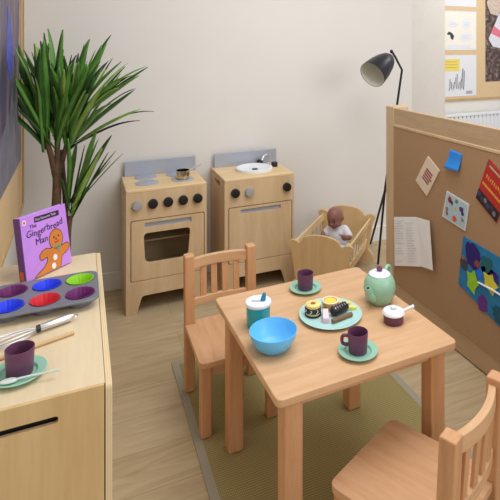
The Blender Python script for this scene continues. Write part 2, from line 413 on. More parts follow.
# red book cover
c = (1.75, .69); q = [(1.7458, .9509), (1.619, .879), (1.7014, .6897), (1.828, .762)]
t = pin('card', 'red printed card with gold lettering and a dark photo strip at the pinboard edge', 'card', c)
flat(t, q, c, plain('red_print', (184, 40, 38), .45, 0, .08, 25), 'card_front', .0, .005)
GOLD = plain('gold_print', (224, 150, 60), .5, 0, .2, 120)
flat(t, sub(q, .0, .0, 1, .17), c, plain('dull_red', (168, 62, 56), .5, 0, .2, 40), 'top_band', .005, .0005)
for k in range(9): flat(t, sub(q, .12 + .09 * k, .30 + .01 * (k % 3), .17 + .09 * k, .38 + .015 * (k % 2)), c, GOLD, 'gold_letter', .005, .0005)
flat(t, sub(q, .06, .52, .95, .575), c, GOLD, 'gold_line', .005, .0005)
flat(t, sub(q, .12, .08, .9, .12), c, plain('pale_gold', (214, 170, 130), .5), 'small_line', .0055, .0004)
flat(t, sub(q, 0, .74, 1, .985), c, plain('dark_photo', (30, 32, 46), .4, 0, .5, 60), 'photo_strip', .005, .0006)
for k in range(6):
    y, z = bil(q, .08 + .15 * k, .83 + .05 * (k % 2))
    flat(t, circ(y, z, .010, .012, 10), c, plain('photo_tone%d' % (k % 3), [(58, 66, 110), (70, 56, 56), (120, 120, 140)][k % 3], .5), 'photo_detail', .0056, .0004)
# folded white leaflet
c = (2.36, .22)
t = pin('leaflet', 'white printed leaflet with one folded flap pinned low beside the divider post', 'leaflet', c)
L0, L1, L2 = 2.509, 2.2877, 2.1921
b = bmesh.new()
def lv(y, z, x): return b.verts.new((x, y - c[0], z - c[1]))
fa = [lv(2.505, .4693, -.002), lv(2.285, .468, -.004), lv(2.275, .213, -.012), lv(2.497, .205, -.008)]
qdoc = [(2.505, .4693), (2.2877, .5404), (2.2325, .3026), (2.4936, .2049)]
b.free(); b = bmesh.new()
def dv3(y, z, x): return b.verts.new((x + .0004, y - c[0], z - c[1]))
A = [dv3(2.505, .4750, -.002), dv3(2.2877, .5404, -.006), dv3(2.228, .3026, -.010), dv3(2.4936, .2049, -.006)]
B = [A[1], dv3(2.145, .5660, -.024), dv3(2.108, .3330, -.030), A[2]]
b.faces.new(A); b.faces.new(B)
o = obj('leaflet_sheet', b, plain('leaflet_paper', (248, 248, 251), .75, 0, .02), t); md = o.modifiers.new('s', 'SOLIDIFY'); md.thickness = .0006
PR = plain('leaflet_print', (218, 220, 228), .8, 0, .1, 80)
g = bmesh.new()
for col_ in range(2):
    for r_ in range(17):
        if rs.random() < .12: continue
        u0 = .07 + .47 * col_; u1 = u0 + rs.uniform(.22, .40); v0 = .06 + .052 * r_
        P = [bil(qdoc, u0, v0), bil(qdoc, u1, v0), bil(qdoc, u1, v0 + .014), bil(qdoc, u0, v0 + .014)]
        vv = [g.verts.new((-.0105, y - c[0], z - c[1])) for y, z in P]; g.faces.new(vv)
obj('printed_text', g, PR, t)
# blue artwork
c = (1.80, .29); q = [(1.9129, .5632), (1.60, .545), (1.63, .245), (1.9482, .3294)]
t = pin('artwork', "blue child's collage with leaf shapes and paint patches low on the pinboard", 'artwork', c)
flat(t, q, c, plain('art_blue', (30, 122, 176), .7, 0, .12, 20), 'backing_sheet', .0, .004)
def blob(u, v, r, cc, jag=0., n=16, sy=1., name='paint_patch', lay=.004):
    y, z = bil(q, u, v)
    pts = []
    for k in range(n):
        a = 2 * PI * k / n; rr = r * (1 + rs.uniform(-.2, .2) + (jag if k % 2 else -jag)); pts.append((y + rr * math.cos(a), z + rr * sy * math.sin(a)))
    flat(t, pts, c, plain('art_%d_%d_%d' % cc, cc, .7, 0, .1, 30), name, lay, .0015)
blob(.22, .24, .048, (40, 20, 116), 0, 14, 1.25); blob(.34, .34, .016, (150, 70, 60), 0, 9, 1, 'paint_patch', .0055)
blob(.52, .24, .042, (28, 96, 110), .1); blob(.66, .36, .036, (48, 34, 128), 0, 10, .8); blob(.47, .34, .014, (170, 40, 140))
blob(.40, .44, .022, (30, 120, 240)); blob(.07, .52, .028, (66, 66, 76), 0); blob(.06, .40, .010, (170, 100, 80), 0, 8, 1, 'paint_patch', .0055)
blob(.28, .70, .036, (150, 204, 46), .2, 10, 1.25, 'leaf_shape', .0055); blob(.62, .47, .038, (214, 206, 60), .2, 10, 1.0, 'leaf_shape', .0055)
blob(.50, .97 - .06, .034, (100, 50, 140), 0, 12, 1.1); blob(.80, .84, .036, (20, 84, 110), .15); blob(.93, .98 - .1, .026, (170, 50, 150))
y0, z0 = bil(q, .40, .62); y1, z1 = bil(q, .98, .50)
obj('white_thread', tube([(-.0085, y0 - c[0], z0 - c[1]), (-.0095, (y0 + y1) / 2 - c[0], (z0 + z1) / 2 - c[1] + .004), (-.0085, y1 - c[0], z1 - c[1])], .004, 8), PAPER, t)

# ------------------------------------------------------------------ rug
def rug_mat(name, a, b_, s):
    m, nt, bs = new_mat(name)
    tc = nt.nodes.new('ShaderNodeTexCoord')
    w1 = nt.nodes.new('ShaderNodeTexWave'); w1.bands_direction = 'X'; w1.inputs['Scale'].default_value = s; w1.inputs['Distortion'].default_value = .8; w1.inputs['Detail Scale'].default_value = 3
    w2 = nt.nodes.new('ShaderNodeTexWave'); w2.bands_direction = 'Y'; w2.inputs['Scale'].default_value = s * .55; w2.inputs['Distortion'].default_value = .8
    for w_ in (w1, w2): nt.links.new(tc.outputs['Object'], w_.inputs['Vector'])
    mu = nt.nodes.new('ShaderNodeMath'); mu.operation = 'MULTIPLY_ADD'; mu.inputs[1].default_value = .45
    nt.links.new(w2.outputs['Fac'], mu.inputs[0])
    m2 = nt.nodes.new('ShaderNodeMath'); m2.operation = 'MULTIPLY'; m2.inputs[1].default_value = .45
    nt.links.new(w1.outputs['Fac'], m2.inputs[0]); nt.links.new(m2.outputs[0], mu.inputs[2])
    r = nt.nodes.new('ShaderNodeValToRGB'); r.color_ramp.elements[0].color = rgb(b_); r.color_ramp.elements[1].color = rgb(a)
    r.color_ramp.elements[0].position = .0; r.color_ramp.elements[1].position = .95
    nt.links.new(mu.outputs[0], r.inputs['Fac']); nt.links.new(r.outputs['Color'], bs.inputs['Base Color'])
    bp = nt.nodes.new('ShaderNodeBump'); bp.inputs['Strength'].default_value = .4; bp.inputs['Distance'].default_value = .003
    nt.links.new(mu.outputs[0], bp.inputs['Height']); nt.links.new(bp.outputs['Normal'], bs.inputs['Normal'])
    bs.inputs['Roughness'].default_value = .95; bs.inputs['Specular IOR Level'].default_value = .1
    return m
rug = thing('rug', 'woven green-brown sisal rug with a grey border under the table', 'rug', (.81, 1.68, 0))
RX, RY = .44, .77
bd = plate(rrect(-RX, -RY, RX, RY, .008), [rrect(-RX + .03, -RY + .03, RX - .03, RY - .03, .002)], .005, 'XY', .0005)
obj('border', bd, plain('rug_border', (158, 152, 132), .9, 0, .06, 200, .3), rug)
obj('woven_field', box(-RX + .03, RX - .03, -RY + .03, RY - .03, .0005, .0052), rug_mat('sisal', (182, 168, 118), (120, 106, 64), 60), rug)

# ------------------------------------------------------------------ table
TZ = .53
tb = thing('table', 'square beech children\'s table laid with toy crockery on the woven rug', 'table', (.7437, 1.5857, .0056), .032)
hw, hd = .298, .307; G = -.0056
obj('tabletop', plate(rrect(-hw, -hd, hw, hd, .022, 8), (), .022, 'XY', TZ - .022 + G), BEECH_X, tb, .003)
for sx in (-1, 1):
    for sy in (-1, 1):
        x0 = sx * .268; x1 = sx * .214; y0 = sy * .283; y1 = sy * .229
        obj('leg', box(min(x0, x1), max(x0, x1), min(y0, y1), max(y0, y1), 0, TZ - .022 + G), BEECH_Z, tb, .006)
for sy in (-1, 1): obj('apron', box(-.214, .214, sy * .262 - .009, sy * .262 + .009, TZ - .06, TZ - .022 + G), BEECH_X, tb, .002)
for sx in (-1, 1): obj('apron', box(sx * .247 - .009, sx * .247 + .009, -.229, .229, TZ - .06, TZ - .022 + G), BEECH_Y, tb, .002)

# ------------------------------------------------------------------ chairs
def make_chair():
    t = thing('chair', 'beech child\'s chair behind the table, standing in front of the toy oven', 'chair', (.542, 2.085, .0056), 0, 'beech children\'s chairs')
    W = .153
    # seat (front is -y)
    so = rpoly([(-W, -.178), (W, -.178), (W, .1175), (.112, .1175), (.112, .15), (-.112, .15), (-.112, .1175), (-W, .1175)], [.028, .028, 0, 0, .002, .002, 0, 0], 6)
    obj('seat', plate(so, (), .02, 'XY', .262), BEECH_Y, t, .005)
    for s in (-1, 1):
        # rear post: leg below, slightly raked back above the seat
        prof = [(.118, 0), (.156, 0), (.160, .27), (.173, .558), (.132, .558), (.118, .27)]
        b = plate(prof, (), .040, 'YZ', -W if s < 0 else W - .040)
        obj('back_post', b, BEECH_Z, t, .005)
        x0 = s * (W - .006); x1 = s * (W - .046)
        obj('leg', box(min(x0, x1), max(x0, x1), -.166, -.126, 0, .262), BEECH_Z, t, .005)
        xs = s * (W - .024)
        obj('apron', box(xs - .008, xs + .008, -.126, .118, .218, .262), BEECH_Y, t, .002)
    obj('apron', box(-W + .046, W - .046, -.154, -.138, .218, .262), BEECH_X, t, .002)
    # curved rails
    def rail(z0, z1, yb, sag, th, name):
        b = bmesh.new(); n = 14; xa = W - .038; rows = []
        for i in range(n + 1):
            f = i / n; x = -xa + 2 * xa * f; y = yb + sag * (1 - (2 * f - 1) ** 2)
            rows.append([b.verts.new((x, y - th / 2, z0)), b.verts.new((x, y + th / 2, z0)), b.verts.new((x, y + th / 2, z1)), b.verts.new((x, y - th / 2, z1))])
        for a, c_ in zip(rows, rows[1:]):
            for k in range(4): b.faces.new((a[k], a[(k + 1) % 4], c_[(k + 1) % 4], c_[k]))
        b.faces.new(rows[0][::-1]); b.faces.new(rows[-1]); bmesh.ops.recalc_face_normals(b, faces=b.faces)
        return obj(name, b, BEECH_X, t, .003)
    rail(.498, .540, .148, .022, .020, 'top_rail')
    rail(.345, .375, .142, .016, .018, 'lower_rail')
    for k in range(4):
        f = (k + 1) / 5; x = (-1 + 2 * f) * (W - .034); sg = 1 - (2 * f - 1) ** 2
        b = bmesh.new()
        y0 = .142 + .016 * sg; y1 = .148 + .022 * sg
        vs_ = [b.verts.new((x + dx, y + dy, z)) for (y, z) in ((y0, .372), (y1, .502)) for dx, dy in ((-.013, -.005), (.013, -.005), (.013, .005), (-.013, .005))]
        for f_ in ((0, 1, 2, 3), (4, 5, 6, 7), (0, 1, 5, 4), (1, 2, 6, 5), (2, 3, 7, 6), (3, 0, 4, 7)): b.faces.new([vs_[i] for i in f_])
        bmesh.ops.recalc_face_normals(b, faces=b.faces)
        obj('slat', b, BEECH_Z, t, .002)
    return t
ch1 = make_chair()
ch2 = copy_tree(ch1); ch2.location = (.811, 1.153, .0056); ch2.scale = (1.03, 1.03, 1.0); ch2.rotation_euler = (0, 0, math.radians(206))
ch2['label'] = 'beech child\'s chair turned at an angle at the near side of the table'

# ------------------------------------------------------------------ toy oven and toy sink
KW, KD, KH = .4284, .348, .664
def kitchen_unit(name, label, cat, x, oven):
    t = thing(name, label, cat, (x, 2.977, 0))
    D0, D1 = .173, .498
    th = .016
    outer = [(0, 0), (.056, 0), (.080, .082), (.092, .090), (KW - .092, .090), (KW - .080, .082), (KW - .056, 0), (KW, 0), (KW, KH - .016), (0, KH - .016)]
    opening = rrect(.023, D0 - .002, KW - .012, D1 + .002, .010)
    obj('front_frame', plate(outer, [opening], th, 'XZ', 0), BIRCH_Z, t, .0015)
    obj('worktop', box(0, KW, 0, KD, KH - .016, KH), BIRCH_X, t, .004)
    # sides with hand slot
    so = [(th, 0), (KD, 0), (KD, KH - .016), (th, KH - .016)]
    slot = rrect(.115, .600, .235, .626, .013)
    for xx in (0, KW - .016): obj('side_panel', plate(so, [slot] if xx == 0 else (), .016, 'YZ', xx), BIRCH_Z, t)
    g = box(.016, KW - .016, KD - .012, KD, .10, KH - .016)
    obj('back_panel', g, BIRCH_X, t)
    obj('base_board', box(.016, KW - .016, th, KD - .012, .13, .145), BIRCH_X, t)
    obj('splashback', box(.016, KW - .0, KD - .026, KD - .014, KH, .752), SILVER, t, .002)
    hs = rrect(.095, .455, KW - .085, .481, .003)
    holes = [hs]
    win = rpoly([(.098, .262), (.325, .262), (.338, .425), (.090, .425)], [.035, .035, .022, .022], 8)
    if oven: holes.append(win)
    dr = obj('door', plate(rrect(.0272, D0 + .002, KW - .0162, D1 - .002, .009), holes, .015, 'XZ', .001), BIRCH_Z, t, .0012)
    obj('handle_recess', box(.09, KW - .08, .012, .022, .448, .488), SILVER, dr)
    if oven:
        gl = bpy.data.materials.new('clear_acrylic'); gl.use_nodes = True; nt = gl.node_tree; nt.nodes.clear()
        out = nt.nodes.new('ShaderNodeOutputMaterial'); mix = nt.nodes.new('ShaderNodeMixShader'); tr = nt.nodes.new('ShaderNodeBsdfTransparent'); gs = nt.nodes.new('ShaderNodeBsdfGlossy')
        gs.inputs['Roughness'].default_value = .08; tr.inputs['Color'].default_value = (.97, .97, .97, 1)
        lw = nt.nodes.new('ShaderNodeFresnel'); lw.inputs['IOR'].default_value = 1.45
        nt.links.new(lw.outputs[0], mix.inputs[0]); nt.links.new(tr.outputs[0], mix.inputs[1]); nt.links.new(gs.outputs[0], mix.inputs[2]); nt.links.new(mix.outputs[0], out.inputs[0])
        obj('window_pane', box(.080, .346, .0165, .0185, .252, .435), gl, dr)
        obj('oven_shelf', box(.021, KW - .021, .12, KD - .02, .337, .345), BIRCH_X, t, .001)
        INN = wood('oven_inside', (236, 212, 176), (216, 188, 148), (1, 8, 8), 2.5)
        g = box(.0165, .0205, .022, KD - .013, .146, KH - .02); box(KW - .0205, KW - .0165, .022, KD - .013, .146, KH - .02, g)
        box(.0205, KW - .0205, KD - .017, KD - .013, .146, KH - .02, g); box(.0205, KW - .0205, .022, KD - .017, .146, .150, g)
        obj('oven_lining', g, INN, t)
    return t
def knob(parent, x, z, mat, name='knob', r=.0255):
    b = lathe([(0, 0), (r, 0), (r, .016), (r * .93, .021), (r * .5, .0225), (0, .0225)], 28)
    bmesh.ops.transform(b, matrix=Matrix.Rotation(PI / 2, 4, 'X'), verts=b.verts)
    o = obj(name, b, mat, parent, smooth=True, loc=(x, 0, z))
    return o
oven = kitchen_unit('toy_oven', 'birch plywood toy oven with round windowed door, hob rings and five knobs', 'toy oven', .2162, True)
knob(oven, .057, .582, SILVERK)
for k in range(4): knob(oven, .137 + .080 * k, .582, BLACKP)
for (x, y) in ((.128, .268), (.122, .128), (.306, .262), (.318, .130)):
    obj('hob_ring', lathe([(0, 0), (.062, 0), (.062, .003), (.058, .004), (0, .004)], 40), SILVER, oven, smooth=True, loc=(x, y, KH))
sink = kitchen_unit('toy_sink', 'birch plywood toy sink unit with white basin and black taps beside the cradle', 'toy sink', .7465, False)
knob(sink, .062, .583, BLACKP); knob(sink, .146, .580, SILVERK); knob(sink, .380, .583, BLACKP)
# basin: rim plus shallow bowl standing on the worktop
obj('basin', lathe([(0, .004), (.05, .004), (.085, .008), (.098, .016), (.106, .018), (.112, .016), (.113, .010), (.112, .0), (0, .0)], 48), WHITEP, sink, smooth=True, loc=(.232, .175, KH))
obj('drain', lathe([(0, 0), (.018, 0), (.018, .003), (0, .003)], 24), BLACKP, sink, smooth=True, loc=(.232, .165, KH + .0045))
for (x, y) in ((.312, .308), (.375, .205)):
    o = obj('tap', lathe([(0, 0), (.020, 0), (.020, .024), (.017, .028), (0, .028)], 24), BLACKP, sink, smooth=True, loc=(x, y, KH))
sp = spline([(.352, .262, KH), (.352, .262, KH + .045), (.340, .255, KH + .066), (.315, .240, KH + .062), (.300, .232, KH + .040)], 6)
obj('spout', tube(sp, .0085, 14), STEEL, sink, smooth=True)
obj('spout_base', lathe([(0, 0), (.018, 0), (.016, .012), (.009, .016), (0, .016)], 24), STEEL, sink, smooth=True, loc=(.352, .262, KH))
# pan on the hob
pn = thing('toy_pan', 'small shiny steel toy saucepan on the right front hob ring of the oven', 'toy saucepan', (.2162 + .318, 2.977 + .130, KH + .0046))
obj('pan_body', lathe([(0, 0), (.034, 0), (.038, .004), (.038, .046), (.040, .048), (.0365, .048), (.0355, .006), (0, .005)], 40), plain('pan_steel', (190, 184, 172), .12, 1.0, .05), pn, smooth=True)
obj('handle', tube([(.036, .012, .040), (.075, .035, .050), (.112, .058, .060)], [.0035, .0035, .005], 10), STEEL, pn, smooth=True)

# ------------------------------------------------------------------ cabinet at left
CX1, CY0, CY1, CZ = .0634, 1.2637, 2.082, .69
cb = thing('cabinet', 'birch plywood play kitchen cabinet with slot handle in the left foreground', 'cabinet', (-.1183, 1.67, 0))
bx = -.1183
def cbx(x0, x1, y0, y1, z0, z1): return box(x0 - bx, x1 - bx, y0 - 1.67, y1 - 1.67, z0, z1)
for nm, x0, x1 in (('side_panel', CX1 - .014, CX1), ('side_panel', -.298, -.284)):
    so = rpoly([(CY0 - 1.67, 0), (CY1 - 1.67, 0), (CY1 - 1.67, CZ), (CY0 - 1.67, CZ)], [0, 0, .012, .014], 6)
    obj(nm, plate(so, (), .014, 'YZ', x0 - bx), PLYEDGE if x0 > 0 else BIRCH_Z, cb, .002)
obj('top_board', cbx(-.284, CX1 - .0148, CY0 + .0115, CY1, CZ - .018, CZ - .0005), PALE_Y, cb, .001)
obj('back_panel', cbx(-.281, CX1 - .017, CY1 - .02, CY1 - .008, .03, CZ - .018), BIRCH_X, cb)
obj('shelf_board', cbx(-.281, CX1 - .017, CY0 + .03, CY1 - .02, .05, .066), BIRCH_X, cb)
df = plate(rrect(-.279 - bx, .06, CX1 - .0162 - bx, CZ - .0006, .003), [rrect(-.232 - bx, .6331, -.0438 - bx, .6481, .0074)], .009, 'XZ', CY0 + .002 - 1.67)
dd = obj('door', df, CAB_FRONT, cb, .002)
obj('slot_back', cbx(-.24, -.03, CY0 + .0150, CY0 + .0190, .62, .661), BLACKP, dd)

# things on the cabinet: baking tray with cups
ZC = CZ - .0005
TRG = plain('tray_grey', (128, 130, 142), .42, .35, .03)
cells = [(-.1818 + .0901 * i, (1.6900, 1.7895)[j]) for j in (1, 0) for i in range(3)]
tr = thing('baking_tray', 'grey six-hole baking tray holding coloured silicone cups on the cabinet', 'baking tray', (-.0914, 1.7400, ZC), 0)
tr.scale = (1.152,) * 3
def lc(p): return ((p[0] + .0914) / 1.152, (p[1] - 1.7400) / 1.152)
oT = rrect(-.128, -.092, .122, .094, .034, 8)
obj('tray_top', plate(oT, [circ(*lc(p), .0335, n=36) for p in cells], .006, 'XY', .0205), TRG, tr, .002)
for p in cells:
    x, y = lc(p)
    obj('tray_well', lathe([(0, .0), (.026, .0), (.0345, .0225), (.0335, .0265), (.0325, .025), (.0248, .0015), (0, .0015)], 36), TRG, tr, smooth=True, loc=(x, y, 0))
def bake_cup():
    b = bmesh.new(); seg = 72; rings = []
    def ring(r, z, fl): return [b.verts.new(((r + fl * (1 if k % 4 < 2 else -1)) * math.cos(2 * PI * k / seg), (r + fl * (1 if k % 4 < 2 else -1)) * math.sin(2 * PI * k / seg), z)) for k in range(seg)]
    rings = [ring(.0236, .0002, .0), ring(.0318, .0245, .0005), ring(.0336, .0272, .0004), ring(.0322, .0276, .0005), ring(.0302, .0255, .0006), ring(.0222, .002, .0004)]
    for a, c_ in zip(rings, rings[1:]):
        for k in range(seg): b.faces.new((a[k], a[(k + 1) % seg], c_[(k + 1) % seg], c_[k]))
    b.faces.new(rings[0][::-1]); b.faces.new(rings[-1]); bmesh.ops.recalc_face_normals(b, faces=b.faces); return b
CUPC = [((104, 10, 96), 'purple', 'back row, left end, next to the book spine'), ((28, 60, 226), 'blue', 'back row middle, behind the red cup'), ((140, 200, 20), 'lime green', 'back row corner nearest the wall'),
        ((28, 60, 226), 'blue', 'front row left end, beside the red cup'), ((204, 26, 44), 'red', 'front row middle, between blue and purple cups'), ((104, 10, 96), 'purple', 'front row right corner before the lime cup')]
for p, (cc, nm, wh) in zip(cells, CUPC):
    o = obj('silicone_cup', bake_cup(), plain('cup_' + nm.replace(' ', '_'), cc, .5, 0, .04), None, smooth=True, loc=(p[0], p[1], ZC + .0019)); o.scale = (1.152,) * 3
    tag(o, '%s silicone baking cup in the tray, %s' % (nm, wh), 'baking cup', 'silicone cups in the baking tray')
# whisk
wk = thing('whisk', 'steel wire whisk with polished handle lying on the cabinet in front of the tray', 'whisk', (-.1014, 1.5633, ZC + .0127), math.atan2(.026, .068)); wk.scale = (1.152,) * 3
obj('handle', tube([(0, 0, 0), (.004, 0, 0), (.035, 0, 0), (.066, 0, 0), (.074, 0, 0)], [.006, .0075, .0085, .0088, .0065], 20), STEEL, wk, smooth=True)
obj('end_ring', tube([(.072 + .007 + .007 * math.cos(a), .007 * math.sin(a), 0) for a in [2 * PI * k / 16 for k in range(17)]], .0014, 8), STEEL, wk, smooth=True)
obj('collar', tube([(-.002, 0, 0), (.004, 0, 0)], .0082, 20), BLACKP, wk, smooth=True)
for k in range(5):
    a = PI * k / 5
    pts = []
    for i in range(25):
        s = -1 + 2 * i / 24; ang = s * PI / 2
        L = -.002 - .105 * math.cos(ang) ** .8 if abs(s) < 1 else -.002
        w = .024 * math.sin(ang * 1.0) * (math.cos(ang) ** .35 if abs(s) < 1 else 0) * 1.15 + .003 * s
        pts.append((L, w * math.cos(a), w * math.sin(a) * .42))
    obj('wire', tube(pts, .0011, 8), STEEL, wk, smooth=True)
# wooden stick
st = obj('wooden_stick', tube([(0, 0, 0), (.09, 0, 0), (.18, 0, 0)], [.0045, .0045, .004], 14), wood('stick_wood', (224, 192, 146), (204, 168, 120), (1, 10, 10), 3), None, smooth=True, loc=(-.2143, 1.4567, ZC + .0053), rot=(0, 0, math.atan2(.0418, .1329))); st.scale = (1.152,) * 3
tag(st, 'plain wooden stick lying on the cabinet between whisk and purple cup', 'wooden stick')

# ------------------------------------------------------------------ cups and saucers
def make_saucer(label, loc):
    o = obj('saucer', lathe([(0, .0), (.030, 0), (.034, .0015), (.050, .0045), (.0585, .010), (.0598, .0115), (.0588, .0130), (.046, .0098), (.041, .0090), (.037, .0040), (.034, .0034), (0, .0032)], 56), GREENP, None, smooth=True, loc=loc)
    return tag(o, label, 'saucer', 'mint green saucers')
def make_cup(label, loc, rz, hs=1.):
    t = thing('cup', label, 'cup', loc, rz, 'purple toy cups')
    obj('cup_body', lathe([(0, 0), (.0262, 0), (.0275, .002), (.0305, .058), (.0302, .0592), (.0288, .0592), (.0282, .057), (.0255, .0045), (0, .004)], 48), PURPLE, t, smooth=True)
    h = rpoly([(-.028, .046), (-.047, .046), (-.047, .020), (-.0265, .020)], [.0, .005, .006, .0], 4)
    hh = spline([(-.0275, 0, .046), (-.040, 0, .0465), (-.0465, 0, .042), (-.047, 0, .028), (-.042, 0, .0215), (-.0262, 0, .020)], 5)
    obj('handle', tube(hh, .0050, 12), PURPLE, t, smooth=True)
    return t
make_saucer('mint green saucer at the near edge of the table under a purple cup', (.7435, 1.368, TZ))
c0 = make_cup('purple toy cup with handle to the left, at the near edge of the table', (.7445, 1.3705, TZ + .0034), -.50)
make_saucer('mint green saucer at the far edge of the table under a purple cup', (.7585, 1.805, TZ))
c1 = copy_tree(c0); c1.location = (.7590, 1.8075, TZ + .0034); c1.rotation_euler = (0, 0, -1.97)
c1['label'] = 'purple toy cup with no handle showing, at the far edge of the table'
make_saucer('mint green saucer on the left cabinet with a purple cup and pale spoon', (-.130, 1.384, ZC))
c2 = copy_tree(c0); c2.location = (-.1265, 1.3865, ZC + .0034); c2.rotation_euler = (0, 0, -1.55)
c2['label'] = 'purple toy cup on the left cabinet in front of the wooden stick'
sn = thing('teaspoon', 'pale plastic teaspoon lying across the saucer on the left cabinet', 'teaspoon', (-.130, 1.384, ZC))
SPN = plain('pale_spoon', (206, 218, 212), .35, 0, .03)
obj('spoon_handle', tube([(.002, -.041, .0160), (.03, -.042, .0166), (.055, -.044, .0168), (.085, -.047, .0180)], [.0025, .0024, .0022, .003], 10), SPN, sn, smooth=True)
obj('spoon_bowl', ell((-.014, -.0405, .0155), (.018, .010, .004), 20, 10, Euler((0, 0, -.05))), SPN, sn, smooth=True)

# ------------------------------------------------------------------ table crockery
bw = obj('bowl', lathe([(0, 0), (.036, 0), (.040, .002), (.052, .012), (.066, .034), (.0722, .0565), (.0717, .058), (.0702, .058), (.0692, .0555), (.063, .034), (.049, .0135), (.038, .005), (0, .004)], 64), BLUEB, None, smooth=True, loc=(.524, 1.497, TZ))
tag(bw, 'bright blue plastic bowl at the left edge of the table', 'bowl')
sc_ = thing('sippy_cup', 'teal toddler cup with a white lid and blue spout behind the blue bowl', 'sippy cup', (.5235, 1.643, TZ))
obj('cup_body', lathe([(0, 0), (.0345, 0), (.0365, .003), (.0385, .040), (.0385, .070), (.0, .070)], 48), TEALC, sc_, smooth=True)
ld = obj('lid', lathe([(0, .069), (.0415, .069), (.0430, .0715), (.0428, .077), (.041, .0795), (.030, .0815), (.012, .0805), (0, .080)], 48), WHITEP, sc_, smooth=True)
obj('spout', tube([(.014, -.006, .078), (.016, -.007, .092), (.019, -.008, .104)], [.0095, .0075, .0050], 14), plain('spout_blue', (30, 130, 170), .3), ld, smooth=True)
obj('vent_slot', tube([(-.022, .004, .0815), (-.010, -.002, .0808), (.004, -.008, .0806)], .0022, 8), plain('vent_grey', (150, 160, 186), .5), ld, smooth=True)
# plate
PLX, PLY = .7615, 1.594
pl = obj('plate', lathe([(0, 0), (.075, 0), (.092, .003), (.1045, .010), (.106, .0115), (.104, .0122), (.090, .0065), (.075, .0040), (0, .0040)], 64), PLATEB, None, smooth=True, loc=(PLX, PLY, TZ))
tag(pl, 'pale aqua plate of toy biscuits in the middle of the table', 'plate')
ZP = TZ + .0042
DKB = plain('choc_black', (34, 28, 32), .5, 0, .1)
CRM = plain('biscuit_cream', (222, 206, 150), .6, 0, .05)
YEL = plain('biscuit_yellow', (232, 214, 130), .6, 0, .05)
BRN = plain('choc_brown', (122, 92, 62), .55, 0, .08)
ICE = plain('white_icing', (226, 222, 228), .5, 0, .03)
PNK = plain('pink_wafer', (232, 178, 196), .6, 0, .04)
def torus(R, r, z, seg=36, s2=12, zs=1.):
    return lathe([(R + r * math.cos(a), z + zs * r * math.sin(a)) for a in [2 * PI * k / s2 for k in range(s2 + 1)]], seg)
# sandwich biscuit with ring biscuit on top
SBX, SBY = .708, 1.632
t = thing('sandwich_biscuit', 'dark round sandwich biscuit with pale filling on the left of the aqua plate', 'toy biscuit', (SBX, SBY - .013, ZP))
obj('lower_wafer', lathe([(0, 0), (.026, 0), (.0275, .002), (.0275, .006), (0, .006)], 36), DKB, t, smooth=True)
obj('filling', lathe([(0, .006), (.025, .006), (.025, .013), (0, .013)], 36), CRM, t, smooth=True)
up = obj('upper_wafer', lathe([(0, .013), (.0275, .013), (.0285, .016), (.0275, .026), (.025, .028), (0, .028)], 36), DKB, t, smooth=True)
for k in range(8):
    a = 2 * PI * k / 8
    obj('icing_stroke', tube([(.0288 * math.cos(a), .0288 * math.sin(a), .016), (.0285 * math.cos(a + .25), .0285 * math.sin(a + .25), .021), (.0278 * math.cos(a + .1), .0278 * math.sin(a + .1), .026)], .0012, 6), ICE, up)
t = thing('ring_biscuit', 'yellow ring biscuit with brown centre on top of the dark sandwich biscuit', 'toy biscuit', (SBX, SBY - .013, ZP + .0282))
obj('ring', lathe([(0, 0), (.024, 0), (.026, .003), (.0255, .009), (.021, .0115), (.010, .011), (.008, .009), (0, .009)], 36), YEL, t, smooth=True)
obj('centre', lathe([(0, .009), (.0085, .009), (.0075, .0115), (0, .012)], 24), plain('jam_brown', (158, 96, 50), .4), t, smooth=True)
# tart
t = thing('custard_tart', 'round toy tart with yellow custard at the back of the aqua plate', 'toy tart', (.781, 1.636, ZP))
obj('pastry_case', lathe([(0, 0), (.024, 0), (.0275, .010), (.0305, .024), (.0300, .0255), (.0225, .0255), (.021, .022), (0, .022)], 36), plain('pastry', (218, 172, 96), .6, 0, .12, 60), t, smooth=True)
obj('rim_icing', torus(.0265, .0036, .0262, 36, 10, .6), plain('pale_rim', (236, 222, 196), .6), t, smooth=True)
obj('custard', lathe([(0, .022), (.0215, .022), (.020, .0255), (0, .0265)], 36), plain('custard_yellow', (240, 208, 70), .4), t, smooth=True)
# eclair
t = thing('eclair', 'dark chocolate eclair with white icing zigzag on the aqua plate', 'toy eclair', (.7925, 1.589, ZP), .30)
b = bmesh.new(); join_bm(b, tube([(-.037, 0, .016), (-.034, 0, .016), (-.025, 0, .016), (0, 0, .016), (.025, 0, .016), (.034, 0, .016), (.037, 0, .016)], [.004, .011, .016, .016, .016, .011, .004], 18))
obj('eclair_body', b, DKB, t, smooth=True)
zz = [(-.027 + .0054 * k, (.006 if k % 2 else -.011), .016 + (.0152 if k % 2 else .0122)) for k in range(11)]
obj('icing_zigzag', tube(zz, .0017, 8), ICE, t, smooth=True)
# pink wafer
t = thing('wafer_bar', 'pink wafer bar with pale icing top at the front of the aqua plate', 'toy wafer', (.7365, 1.580, ZP), -.40)
obj('wafer', box(-.0105, .0105, -.032, .032, 0, .013), PNK, t, .0015)
obj('icing_top', box(-.0098, .0098, -.0315, .0315, .0130, .0165), plain('wafer_icing', (236, 214, 224), .5), t, .001)
# chocolate finger
o = obj('chocolate_finger', tube([(-.042, 0, .0075), (-.040, 0, .0075), (.040, 0, .0075), (.042, 0, .0075)], [.004, .0072, .0072, .004], 14), BRN, None, smooth=True, loc=(.782, 1.548, ZP), rot=(0, 0, .18))
tag(o, 'brown chocolate finger biscuit at the front right of the aqua plate', 'toy biscuit')
